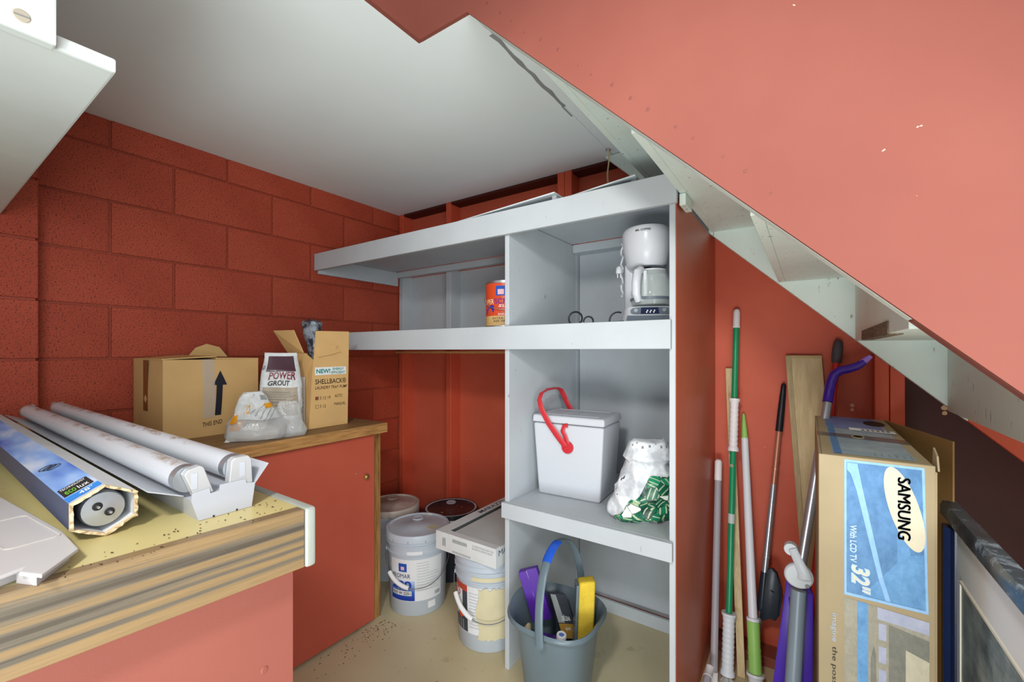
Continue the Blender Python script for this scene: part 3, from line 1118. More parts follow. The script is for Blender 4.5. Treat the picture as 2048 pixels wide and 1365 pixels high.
# ---- generic soft bag
class Bag:
    """closed bag: rings of a rounded rectangle, width/depth by height, pinched at the top"""
    def __init__(self, c, ang, prof, amp, sc, seed, e=3.2, lean=(0, 0)):
        self.c, self.ang, self.prof, self.amp, self.sc, self.seed, self.e, self.lean = Vector(c), ang, prof, amp, sc, seed, e, lean

    def wd(self, s):
        p = self.prof
        for k in range(len(p) - 1):
            if s <= p[k + 1][0]:
                f = (s - p[k][0]) / (p[k + 1][0] - p[k][0])
                f = f * f * (3 - 2 * f)
                return [p[k][j] + (p[k + 1][j] - p[k][j]) * f for j in (1, 2, 3)]
        return list(p[-1][1:])

    def pt(self, a, s, off=0.0):
        """a in turns: 0 = front middle, 0.25 = right; s = 0..1 up"""
        w, d, z = self.wd(s)
        t = 2 * math.pi * a
        sx, cx = math.sin(t), -math.cos(t)
        rr = (abs(sx) ** self.e + abs(cx) ** self.e) ** (-1.0 / self.e)
        x = sx * rr * (w + off)
        y = cx * rr * (d + off)
        p = Vector((x + self.lean[0] * s, y + self.lean[1] * s, z))
        p = Matrix.Rotation(self.ang, 3, 'Z') @ p
        q = p + crumple(p, self.amp * (0.25 + 0.75 * math.sin(math.pi * min(1, s * 1.1 + 0.05))), self.sc, self.seed)
        q.z = max(q.z, 0.0006)
        return self.c + q

    def body(self, nu=64, nv=28):
        g = G()
        vs, fs = [], []
        for j in range(nv + 1):
            for i in range(nu):
                vs.append(self.pt(i / nu, j / nv))
        for j in range(nv):
            for i in range(nu):
                k = (i + 1) % nu
                fs.append((j * nu + i, j * nu + k, (j + 1) * nu + k, (j + 1) * nu + i))
        fs.append(tuple(reversed(range(nu))))
        fs.append(tuple(range(nv * nu, nv * nu + nu)))
        return g.add(vs, fs)

    def patch(self, a0, a1, s0, s1, off=0.001, nu=14, nv=14, shape=None):
        g = G()
        f = (lambda u, v: self.pt(a0 + (a1 - a0) * u, s0 + (s1 - s0) * v, off)) if shape is None else (lambda u, v: self.pt(*shape(u, v), off))
        return g.grid(f, nu, nv)


# ---- grout bag
gb = thing('grout_bag', (-1.715, 0.905, ZT), 'upright white and maroon bag of grout between the two cardboard boxes', 'bag')
GB = Bag((-1.738, 0.893, ZT), R(64), [(0, 0.074, 0.042, 0.0), (0.12, 0.078, 0.045, 0.035), (0.5, 0.076, 0.040, 0.16), (0.8, 0.068, 0.026, 0.25), (0.95, 0.058, 0.008, 0.300), (1.0, 0.057, 0.003, 0.318)], 0.010, 17, 5, e=4.5)
M_BAGW = crinkle_mat('white_paper_bag', '#c3c6c6', '#d6d9d8', 0.45, 18, 0.4)
build('bag', GB.body(), M_BAGW, gb, smooth=True, angle=50)
M_MAROON = ink('maroon_print', '#43202e', 0.35)
build('maroon_print', GB.patch(-0.105, 0.105, 0.75, 0.965), M_MAROON, gb, normals=False, smooth=True)
build('beige_print', GB.patch(-0.115, 0.112, 0.26, 0.60), ink('beige_print', '#a39682', 0.4), gb, normals=False, smooth=True)
bagtxt = lambda B, a0, a1, s0, s1, off=0.0022: (lambda x, y: B.pt(a0 + (a1 - a0) * x, s0 + (s1 - s0) * y, off))
letters('POWER', bagtxt(GB, -0.085, 0.095, 0.665, 0.745), ink('maroon_text', '#7d1f33', 0.4), gb, bold=0.02, shear=0.2)
letters('GROUT', bagtxt(GB, -0.085, 0.060, 0.615, 0.655), INK_BLACK, gb, bold=0.02, shear=0.2)
letters('THE', bagtxt(GB, -0.080, -0.035, 0.765, 0.80), INK_WHITE, gb)
for k in range(9):
    y = 0.545 - 0.030 * k
    letters('lllillllilllillilllllilllil'[:26 - (k * 5) % 9], bagtxt(GB, -0.10, 0.06 + 0.04 * math.sin(k * 2.1), y, y + 0.013), ink('brown_small_print', '#5a4f43'), gb, name='small_print')
for k in range(17):
    y = 0.66 - 0.036 * k
    letters('illlillilllilllilllillil'[:22 - (k * 3) % 6], bagtxt(GB, 0.165, 0.30 + 0.01 * math.sin(k * 1.3), y, y + 0.012), INK_GREY, gb, name='small_print')
letters('60', bagtxt(GB, -0.142, -0.116, 0.80, 0.86), INK_BLACK, gb)

# ---- clear plastic bag of plaster with orange print, slumped
sb = thing('clear_plastic_bag', (-1.70, 0.80, ZT), 'slumped clear plastic bag with orange and black print in front of the grout bag', 'plastic bag')
SB = Bag((-1.668, 0.768, ZT), R(62), [(0, 0.088, 0.040, 0.0), (0.10, 0.100, 0.048, 0.018), (0.35, 0.095, 0.044, 0.06), (0.62, 0.062, 0.030, 0.115), (0.85, 0.046, 0.016, 0.160), (1.0, 0.030, 0.004, 0.178)], 0.022, 15, 11, e=2.6, lean=(-0.012, 0))
M_CLEAR = m_film('clear_bag_film', '#d6d8d8', 0.46, 0.16, 0.9)
build('bag', SB.body(56, 24), M_CLEAR, sb, smooth=True, angle=60)
IN = Bag((-1.668, 0.768, ZT + 0.001), R(62), [(0, 0.074, 0.030, 0.0), (0.5, 0.078, 0.034, 0.03), (1.0, 0.02, 0.01, 0.062)], 0.008, 22, 4, e=2.4)
build('white_contents', IN.body(36, 12), paint('plaster_white', '#c9c6c0', 0.8, 0.06, 20, 0.3), sb, smooth=True)
build('white_print', SB.patch(-0.09, 0.17, 0.42, 0.97, 0.0012), M_BAGW, sb, normals=False, smooth=True)
build('orange_print', SB.patch(-0.145, -0.085, 0.35, 0.86, 0.0016, 5, 12), INK_ORANGE, sb, normals=False, smooth=True)
build('orange_print', SB.patch(0.10, 0.19, 0.66, 0.74, 0.0026, 6, 4), INK_ORANGE, sb, normals=False, smooth=True)
letters('XO', bagtxt(SB, -0.075, -0.02, 0.50, 0.72, 0.003), INK_ORANGE, sb)
for k in range(5):
    letters('lllilllillllill', (lambda k: lambda x, y: SB.pt(-0.02 + 0.12 * x + 0.02 * k, 0.50 + 0.22 * x - 0.035 * k + 0.016 * y, 0.003))(k), INK_BLACK, sb, name='small_print')
g = SB.patch(0.075, 0.155, 0.80, 0.93, 0.003, 3, 3)
for k in range(6):
    build('barcode_bar', SB.patch(0.08 + 0.012 * k, 0.085 + 0.012 * k, 0.78, 0.90, 0.0030, 1, 4), INK_BLACK, sb, normals=False)
# second lighter fold of film beside it
FB = Bag((-1.628, 0.862, ZT), R(66), [(0, 0.060, 0.016, 0.0), (0.2, 0.068, 0.020, 0.016), (0.6, 0.050, 0.014, 0.07), (1.0, 0.030, 0.004, 0.135)], 0.014, 24, 21, e=2.2)
build('loose_film', FB.body(40, 16), m_film('thin_bag_film', '#dfe2e2', 0.30, 0.12, 0.9), sb, smooth=True, angle=60)
FC = Bag((-1.690, 0.690, ZT), R(60), [(0, 0.022, 0.006, 0.0), (0.5, 0.026, 0.009, 0.07), (0.9, 0.024, 0.006, 0.155), (1.0, 0.018, 0.002, 0.17)], 0.010, 20, 31, e=2.4, lean=(0.055, 0))
build('folded_edge', FC.body(24, 14), M_BAGW, sb, smooth=True, angle=50)
build('orange_print', FC.patch(-0.10, 0.10, 0.25, 0.60, 0.0016, 6, 8), INK_ORANGE, sb, normals=False, smooth=True)

# ================================================================== ITEMS ON THE SHELVES
# ---- paint can
pc = thing('paint_can', (-1.045, 1.478, ZM), 'orange labelled one gallon paint can on the middle shelf beside the divider', 'paint can')
cc = Vector((-1.062, 1.492, ZM + 0.0005))
M_TIN = paint('tin_plate', '#b8bcc0', 0.3, 0.06, 25, 0, metal=0.9)
M_ORANGE = paint('orange_label', '#cf4a26', 0.35, 0.06, 12, 0, speck='#e9dfd2', speck_amt=-0.005, speck_scale=40)
rc = 0.083
g = G(); g.lathe([(0.0, 0.0), (rc + 0.001, 0.0), (rc + 0.001, 0.004), (rc, 0.005), (rc, 0.052)], cc, 48)
g2 = G()
build('can_base', g, M_TIN, pc, smooth=True)
g = G(); g.lathe([(rc - 0.0006, 0.005), (rc + 0.0003, 0.006), (rc + 0.0003, 0.186), (rc + 0.0012, 0.188), (rc + 0.0012, 0.194), (rc - 0.003, 0.195), (rc - 0.004, 0.190), (0.0, 0.189)], cc, 48)
build('can_body', g, M_TIN, pc, smooth=True)


def cyl_patch(c, r, a0, a1, z0, z1, mat, parent, name, n=16, r2=None):
    """a in degrees, 0 = towards the camera, positive to the viewer's right"""
    base = math.atan2(-c[1], -c[0])
    r2 = r if r2 is None else r2
    g = G()
    g.grid(lambda u, v: Vector((c[0] + (r + (r2 - r) * v) * math.cos(base + R(a0 + (a1 - a0) * u)), c[1] + (r + (r2 - r) * v) * math.sin(base + R(a0 + (a1 - a0) * u)), c[2] + z0 + (z1 - z0) * v)), n, 2)
    return build(name, g, mat, parent, smooth=True, normals=False)


def cyl_text(s, c, r, a0, a1, z0, z1, mat, parent, bold=0.0, shear=0.0, name='lettering'):
    base = math.atan2(-c[1], -c[0])
    return letters(s, lambda x, y: Vector((c[0] + r * math.cos(base + R(a0 + (a1 - a0) * x)), c[1] + r * math.sin(base + R(a0 + (a1 - a0) * x)), c[2] + z0 + (z1 - z0) * y)), mat, parent, bold=bold, shear=shear, name=name)


cyl_patch(cc, rc + 0.0010, -170, 170, 0.050, 0.184, M_ORANGE, pc, 'orange_label', 60)
cyl_patch(cc, rc + 0.0010, -170, 170, 0.010, 0.050, ink('tan_label', '#d2ad72', 0.45), pc, 'tan_label', 60)
cyl_patch(cc, rc + 0.0016, -28, 2, 0.132, 0.172, INK_BLUE, pc, 'blue_emblem')
cyl_patch(cc, rc + 0.0019, -22, -4, 0.137, 0.158, ink('pink_print', '#e9b9bd'), pc, 'emblem_globe')
cyl_text('SUPER', cc, rc + 0.002, -78, -34, 0.098, 0.119, ink('cream_print', '#e9d6a8'), pc)
cyl_text('SCRUB', cc, rc + 0.002, -33, 34, 0.098, 0.121, ink('violet_print', '#7a2b7d'), pc, bold=0.02)
cyl_text('super', cc, rc + 0.002, -20, 40, 0.080, 0.096, INK_WHITE, pc, shear=0.3)
cyl_text('interior', cc, rc + 0.002, -20, 30, 0.052, 0.062, INK_WHITE, pc)
cyl_text('EXTRA WHITE', cc, rc + 0.002, -38, 30, 0.036, 0.044, M_PUMPINK, pc)
cyl_text('A20 WT 2651', cc, rc + 0.002, -36, 30, 0.024, 0.033, M_PUMPINK, pc)
base = math.atan2(-cc.y, -cc.x)
g = G()
hx = [(-66, 0.060), (-34, 0.064), (-34, 0.092), (-44, 0.095), (-62, 0.078)]
g.add([(cc.x + (rc + 0.0024) * math.cos(base + R(a)), cc.y + (rc + 0.0024) * math.sin(base + R(a)), cc.z + z) for a, z in hx], [tuple(range(5))])
build('blue_badge', g, ink('royal_print', '#2b2f9c'), pc, normals=False)
g = G()
pts = []
for i in range(25):
    f = i / 24
    a = base + R(-95 + 190 * f)
    sag = math.sin(math.pi * f)
    rr = rc + 0.006 + 0.008 * sag
    pts.append((cc.x + rr * math.cos(a), cc.y + rr * math.sin(a), cc.z + 0.135 - 0.062 * sag))
g.tube(pts, 0.0013, 6)
build('wire_handle', g, M_TIN, pc, smooth=True)

# ---- coffee maker
cm = thing('coffee_maker', (-0.455, 1.50, ZM), 'white drip coffee maker with glass pot on the middle shelf', 'coffee maker')
C0 = Vector((-0.464, 1.505, ZM + 0.0005))
M_APPL = paint('white_appliance', '#c6c9ce', 0.28, 0.02, 8, 0)
M_APG = paint('slate_panel', '#5c6670', 0.35, 0.04, 20, 0)
ang = math.atan2(-C0.y, -C0.x) + R(90) + R(6)      # local x to the viewer's right, local -y to the viewer
RM = Matrix.Rotation(ang, 3, 'Z')


def cl(x, y, z):
    return C0 + RM @ Vector((x, y, z))


def local_lathe(prof, cx, cy, n=36, sx=1.0, sy=1.0):
    g = G(); g.lathe(prof, (0, 0, 0), n, None, sx, sy)
    g.v = [cl(cx + v.x, cy + v.y, v.z) for v in g.v]
    return g


def rounded(w0, d0, w1, d1, z0, z1, cy0=0.0, cy1=0.0, e=4.0, n=40):
    g = G(); vs = []
    for w, d, z, cy in ((w0, d0, z0, cy0), (w1, d1, z1, cy1)):
        for i in range(n):
            t = 2 * math.pi * i / n
            rr = (abs(math.cos(t)) ** e + abs(math.sin(t)) ** e) ** (-1 / e)
            vs.append(cl(w * rr * math.cos(t), cy + d * rr * math.sin(t), z))
    fs = [(i, (i + 1) % n, n + (i + 1) % n, n + i) for i in range(n)] + [tuple(reversed(range(n))), tuple(range(n, 2 * n))]
    return g.add(vs, fs)


build('base', rounded(0.093, 0.118, 0.080, 0.108, 0.0, 0.052, 0.0, 0.006), M_APPL, cm, bevel=0.004, smooth=True)
# sloping control strip at the front of the base
def cpan(x, f, off=0.0):
    # front slope of base from (y=-0.118,z=0) to (y=-0.102,z=0.052)
    y = -0.118 + 0.016 * f - off
    xx = x * (1.0 - 0.14 * f)
    return cl(xx, y, 0.052 * f + off * 0.2)
g = G(); g.grid(lambda u, v: cpan(-0.078 + 0.156 * u, 0.04 + 0.36 * v, 0.0012 + 0.0005), 8, 2)
build('front_grille', g, M_APG, cm, normals=False)
g = G()
el = []
for i in range(28):
    t = 2 * math.pi * i / 28
    rr = (abs(math.cos(t)) ** 3.5 + abs(math.sin(t)) ** 3.5) ** (-1 / 3.5)
    el.append(cpan(0.070 * rr * math.cos(t), 0.70 + 0.24 * rr * math.sin(t), 0.0018))
g.add(el, [tuple(range(28))])
cpn = build('control_panel', g, M_APG, cm, normals=False)
g = G(); g.grid(lambda u, v: cpan(-0.034 + 0.062 * u, 0.50 + 0.40 * v, 0.0024), 4, 2)
build('display', g, paint('dark_display', '#1c2440', 0.15, 0.05, 10, 0), cpn, normals=False)
for k in range(3):
    for dx, dz in ((0, 0), (0.003, 0.05)):
        p = cpan(-0.014 + 0.012 * k + dx, 0.60 + dz * 2, 0.0028)
        g = G(); g.lathe([(0.0, 0.0006), (0.002, 0.0006), (0.0024, 0.0)], p, 10, axis=RM @ Vector((0, -1, 0.2)))
        build('button', g, INK_WHITE, cpn)
for x in (0.047, -0.052):
    p = cpan(x, 0.72, 0.0022)
    g = G(); g.lathe([(0.0, 0.003), (0.006, 0.003), (0.0075, 0.0)], p, 16, axis=RM @ Vector((0, -1, 0.25)))
    build('knob', g, paint('grey_knob', '#8d959c', 0.35, 0.03, 10, 0), cpn)
build('column', rounded(0.072, 0.030, 0.072, 0.034, 0.0525, 0.215, 0.072, 0.068, 5), M_APPL, cm, smooth=True)
bk = G(); bk.lathe([(0.060, 0.196), (0.068, 0.204), (0.079, 0.255), (0.084, 0.300), (0.083, 0.318), (0.078, 0.328), (0.05, 0.333), (0.0, 0.334)], (0, 0, 0), 44)
bk.v = [cl(v.x, v.y * 1.15 + 0.012, v.z) for v in bk.v]
bko = build('filter_basket', bk, M_APPL, cm, smooth=True)
letters('MR. COFFEE', lambda x, y: cl(0.0845 * math.sin(R(-32 + 34 * x)), 0.012 - 0.0845 * 1.15 * math.cos(R(-32 + 34 * x)), 0.306 + 0.007 * y), INK_BLACK, bko, bold=0.02)
g = G(); g.box((-0.012, -0.02, 0.183), (0.012, 0.02, 0.197)); g.v = [cl(*v) for v in g.v]
build('drip_spout', g, INK_BLACK, cm)
M_GLASS = m_film('carafe_glass', '#dfe8e6', 0.22, 0.03, 0.0)
prof = [(0.050, 0.056), (0.066, 0.060), (0.070, 0.080), (0.069, 0.105), (0.061, 0.140), (0.050, 0.168), (0.047, 0.176), (0.0455, 0.176), (0.048, 0.167), (0.059, 0.139), (0.0675, 0.105), (0.0685, 0.081), (0.0645, 0.0615), (0.0, 0.0585)]
pot = build('glass_pot', local_lathe([(0.0, 0.056)] + prof, 0.012, -0.030), M_GLASS, cm, smooth=True)
build('pot_band', local_lathe([(0.0702, 0.076), (0.0712, 0.077), (0.0712, 0.084), (0.0702, 0.085)], 0.012, -0.030), M_APG, pot, smooth=True)
build('pot_lid', local_lathe([(0.0, 0.176), (0.047, 0.1765), (0.048, 0.180), (0.040, 0.1825), (0.0, 0.1828)], 0.012, -0.030), M_APPL, pot, smooth=True)
hp = [(-0.030, 0.170), (-0.052, 0.176), (-0.068, 0.166), (-0.076, 0.130), (-0.076, 0.095), (-0.066, 0.076), (-0.045, 0.078)]
g = G(); g.tube([cl(0.012 + x * 0.62 - 0.010, -0.030 + x * 0.95, z) for x, z in hp], [0.011, 0.013, 0.0145, 0.0145, 0.014, 0.012, 0.009], 12)
build('pot_handle', g, M_APPL, pot, smooth=True)
g = G(); g.tube([cl(0.012 - 0.010 - 0.016, -0.030 - 0.046, z) for z in (0.172, 0.13, 0.088)], [0.007, 0.0085, 0.007], 10)
build('handle_strap', g, M_APPL, pot, smooth=True)
# tied-up cord with plug on the left of the column
g = G()
pts = [cl(-0.082 + 0.004 * math.sin(i * 1.9), 0.06 + 0.010 * math.cos(i * 2.3), 0.30 - 0.013 * i) for i in range(16)]
g.tube(pts, 0.0035, 8)
cdo = build('power_cord', g, M_APPL, cm, smooth=True)
g = G(); g.lathe([(0.004, 0.0), (0.010, -0.006), (0.012, -0.022), (0.010, -0.028), (0.0, -0.028)], cl(-0.093, 0.05, 0.215), 14)
build('plug', g, M_APPL, cdo, smooth=True)
for s in (-1, 1):
    g = G(); g.box((-0.0008, -0.003, -0.043), (0.0008, 0.003, -0.028)); g.v = [cl(-0.093 + 0.005 * s + v.x, 0.05 + v.y, 0.215 + v.z) for v in g.v]
    build('prong', g, M_TIN, cdo)

# ---- wrought iron scroll
M_IRON = paint('black_iron', '#23272c', 0.4, 0.1, 30, 0.2, 200)


def arc(c, r, a0, a1, n, ux, uz, shrink=0.0):
    out = []
    for i in range(n + 1):
        f = i / n
        a = R(a0 + (a1 - a0) * f)
        rr = r * (1 - shrink * f)
        out.append(Vector(c) + Vector(ux) * (rr * math.cos(a)) + Vector((0, 0, uz)) * (rr * math.sin(a)))
    return out


UX = (0.8234, 0.5675, 0)
sr = thing('iron_scroll', (-0.72, 1.50, ZM), 'black wrought iron scroll piece standing on the middle shelf', 'scroll')
g = G()
g.tube(arc((-0.735, 1.50, ZM + 0.031), 0.029, 235, -75, 26, UX, 1, 0.25), 0.0035, 8)
build('large_scroll', g, M_IRON, sr, smooth=True)
g = G()
g.tube(arc((-0.693, 1.525, ZM + 0.020), 0.020, 190, -80, 20, UX, 1, 0.25) , 0.0032, 8)
build('small_scroll', g, M_IRON, sr, smooth=True)
g = G(); g.box((-0.775, 1.492, ZM + 0.0002), (-0.672, 1.540, ZM + 0.004))
build('foot_bar', g, M_IRON, sr)
ck = thing('black_cable', (-0.55, 1.47, ZM), 'black cable loop on the middle shelf left of the coffee maker', 'cable')
g = G(); g.tube(arc((-0.540, 1.430, ZM + 0.010), 0.030, 190, 70, 14, UX, 1), 0.003, 8)
build('loop', g, M_IRON, ck, smooth=True)
g = G(); g.tube([(-0.561, 1.41, ZM + 0.0035), (-0.545, 1.395, ZM + 0.0035), (-0.50, 1.372, ZM + 0.0035)], 0.003, 8)
build('tail', g, M_IRON, ck, smooth=True)

# ---- foam cooler with red handle
co = thing('foam_cooler', (-0.77, 1.59, ZL), 'white foam cooler with red carrying handle on the lower shelf', 'cooler')


def m_foam():
    t = NT('white_foam')
    v = t.coord()
    vor = t.n('ShaderNodeTexVoronoi'); vor.inputs['Scale'].default_value = 210
    t.link(v, vor.inputs['Vector'])
    t.bump(vor.outputs['Distance'], 0.16, 0.001)
    return t.out(lin('#c3c6cc'), 0.6, 0.3)


M_FOAM = m_foam()
CR = Matrix.Rotation(R(4), 3, 'Z')
cco = Vector((-0.775, 1.595, ZL + 0.0005))


def cp_(x, y, z):
    return cco + CR @ Vector((x, y, z))


g = G()
g.hex8([cp_(*p) for p in ((-0.128, -0.098, 0), (0.128, -0.098, 0), (0.128, 0.098, 0), (-0.128, 0.098, 0), (-0.146, -0.108, 0.285), (0.146, -0.108, 0.285), (0.146, 0.108, 0.285), (-0.146, 0.108, 0.285))])
build('cooler_body', g, M_FOAM, co, bevel=0.010, seg=3, smooth=True)
g = G()
g.hex8([cp_(*p) for p in ((-0.150, -0.112, 0.288), (0.150, -0.112, 0.288), (0.150, 0.112, 0.288), (-0.150, 0.112, 0.288), (-0.148, -0.109, 0.318), (0.148, -0.109, 0.318), (0.148, 0.109, 0.318), (-0.148, 0.109, 0.318))])
lid = build('cooler_lid', g, M_FOAM, co, bevel=0.009, seg=3, smooth=True)
M_REC = paint('foam_recess', '#c6c9cf', 0.6, 0.03, 20, 0)
for x0, x1 in ((-0.045, -0.008), (0.022, 0.059)):
    g = G(); g.hex8([cp_(*p) for p in ((x0, -0.030, 0.3183), (x1, -0.030, 0.3183), (x1, 0.025, 0.3183), (x0, 0.025, 0.3183), (x0 + 0.003, -0.027, 0.3192), (x1 - 0.003, -0.027, 0.3192), (x1 - 0.003, 0.022, 0.3192), (x0 + 0.003, 0.022, 0.3192))])
    build('lid_recess', g, M_REC, lid)
g = G(); g.tube([cp_(*p) for p in ((-0.115, -0.075, 0.3183), (0.115, -0.075, 0.3183), (0.115, 0.080, 0.3183), (-0.115, 0.080, 0.3183), (-0.115, -0.075, 0.3183))], 0.0012, 6)
build('lid_groove', g, M_REC, lid)
M_REDPL = paint('red_plastic', '#c22f36', 0.35, 0.04, 12, 0)
# handle: two arms on pivots at front and back, swung over to the left
hy = 0.122
arm_f = [(0.0, -hy, 0.205), (-0.030, -hy - 0.003, 0.240), (-0.070, -hy - 0.004, 0.290), (-0.104, -hy, 0.345), (-0.116, -hy + 0.008, 0.378), (-0.117, -hy + 0.028, 0.402), (-0.114, -0.05, 0.412), (-0.114, 0.05, 0.412), (-0.116, hy - 0.028, 0.402), (-0.112, hy - 0.008, 0.378), (-0.100, hy, 0.345), (-0.066, hy + 0.004, 0.290), (0.0, hy, 0.205)]
g = G(); g.tube([cp_(*p) for p in arm_f], 0.0115, 14, True, flat=CR @ Vector((0.72, 0, 0.69)))
hd = build('handle', g, M_REDPL, co, smooth=True)
g = G(); g.tube([cp_(-0.1145, -0.034, 0.4135), cp_(-0.1145, 0.034, 0.4135)], 0.0135, 12, True, flat=CR @ Vector((1, 0, 0)))
build('grip', g, M_REDPL, hd, smooth=True)
for s in (-1, 1):
    yy = s * (hy + 0.001)
    g = G(); g.lathe([(0.0, 0.010), (0.013, 0.010), (0.0145, 0.0085), (0.022, 0.008), (0.0235, 0.006), (0.0235, 0.0)], cp_(0.004, yy - s * 0.014, 0.200), 28, axis=CR @ Vector((0, s, 0)))
    build('pivot_disc', g, M_REDPL, hd, smooth=True)
    g = G(); g.tube([cp_(0.006, yy - s * 0.006, 0.215), cp_(-0.004, yy - s * 0.005, 0.245), cp_(-0.014, yy - s * 0.004, 0.262), cp_(-0.008, yy - s * 0.006, 0.282), cp_(0.006, yy - s * 0.008, 0.286)], 0.0085, 10, True, flat=CR @ Vector((0.9, 0, 0.3)))
    build('latch_hook', g, M_REDPL, hd, smooth=True)

# ---- white bag with palm leaf print
M_FOIL = crinkle_mat('white_mylar', '#bfc3c8', '#dfe2e5', 0.35, 20, 0.5)


def m_leaf():
    t = NT('palm_leaf_print')
    v = t.coord((1, 1, 1))
    vor = t.n('ShaderNodeTexVoronoi'); vor.inputs['Scale'].default_value = 32
    t.link(v, vor.inputs['Vector'])
    sep = t.n('ShaderNodeSeparateColor')
    t.link(vor.outputs['Color'], sep.inputs[0])
    c = t.ramp(sep.outputs[0], [(0.0, lin('#0d5f45')), (0.28, lin('#1c8a64')), (0.52, lin('#2aa37c')), (0.66, lin('#0b3b2f')), (0.80, lin('#e6eae2')), (0.9, lin('#147553'))], 'CONSTANT')
    # veins: stripes whose direction changes from leaf to leaf
    w = t.n('ShaderNodeTexWave'); w.inputs['Scale'].default_value = 22
    w.inputs['Distortion'].default_value = 0.5
    rot = t.n('ShaderNodeVectorRotate'); rot.rotation_type = 'EULER_XYZ'
    sc = t.n('ShaderNodeVectorMath'); sc.operation = 'SCALE'; sc.inputs['Scale'].default_value = 6.0
    t.link(vor.outputs['Color'], sc.inputs[0])
    t.link(v, rot.inputs['Vector']); t.link(sc.outputs[0], rot.inputs['Rotation'])
    t.link(rot.outputs[0], w.inputs['Vector'])
    c = t.mix(t.ramp(w.outputs['Fac'], [(0.80, (0, 0, 0, 1)), (0.93, (0.65, 0.65, 0.65, 1))]), c, lin('#d5dfb4'))
    e = t.n('ShaderNodeTexVoronoi'); e.feature = 'DISTANCE_TO_EDGE'; e.inputs['Scale'].default_value = 32
    t.link(v, e.inputs['Vector'])
    c = t.mix(t.ramp(e.outputs['Distance'], [(0.015, (0.9, 0.9, 0.9, 1)), (0.05, (0, 0, 0, 1))]), c, lin('#0c2b26'))
    return t.out(c, 0.3, 0.5)


pl = thing('leaf_print_bag', (-0.46, 1.47, ZL), 'crumpled white bag with green palm leaf print on the lower shelf', 'bag')
PB = Bag((-0.468, 1.468, ZL + 0.0005), R(33), [(0, 0.104, 0.050, 0.0), (0.06, 0.118, 0.066, 0.020), (0.35, 0.106, 0.072, 0.090), (0.62, 0.082, 0.056, 0.160), (0.74, 0.070, 0.042, 0.190), (0.80, 0.082, 0.050, 0.205), (0.94, 0.066, 0.034, 0.262), (1.0, 0.052, 0.012, 0.272)], 0.022, 21, 2, e=2.5, lean=(0.022, 0.0))
build('bag', PB.body(80, 40), M_FOIL, pl, smooth=True, angle=35)
M_LEAF = m_leaf()
def leaf_shape(u, v):
    s = 0.02 + 0.60 * v
    left = -0.185 + 0.205 * v
    return (left + (0.19 - left) * u, s)
build('leaf_print', PB.patch(0, 0, 0, 0, 0.0014, 26, 26, leaf_shape), M_LEAF, pl, normals=False, smooth=True)
for k, (a, s) in enumerate(((-0.165, 0.52), (-0.160, 0.49), (-0.170, 0.48), (-0.172, 0.36))):
    build('ink_mark', PB.patch(a, a + 0.008, s, s + 0.025, 0.0016, 2, 2), INK_BLACK, pl, normals=False)
for k in range(9):
    a = -0.16 + 0.045 * k
    build('ink_mark', PB.patch(a, a + 0.014, 0.90 + 0.02 * math.sin(k * 2.0), 0.915 + 0.02 * math.sin(k * 2.0) , 0.0016, 2, 2), INK_GREY, pl, normals=False)

# ================================================================== PAILS ON THE FLOOR
M_PAIL = paint('grey_pail_plastic', '#b9c3cd', 0.38, 0.04, 5, 0.03, speck='#d5d8d8', speck_amt=0.03, speck_scale=9)
M_PAILD = paint('dark_pail_plastic', '#2b2e38', 0.35, 0.08, 6, 0)
M_WIRE = paint('handle_wire', '#84898e', 0.35, 0.05, 20, 0, metal=0.8)
M_GRIPW = paint('white_grip', '#e4e6e6', 0.4, 0.03, 10, 0)


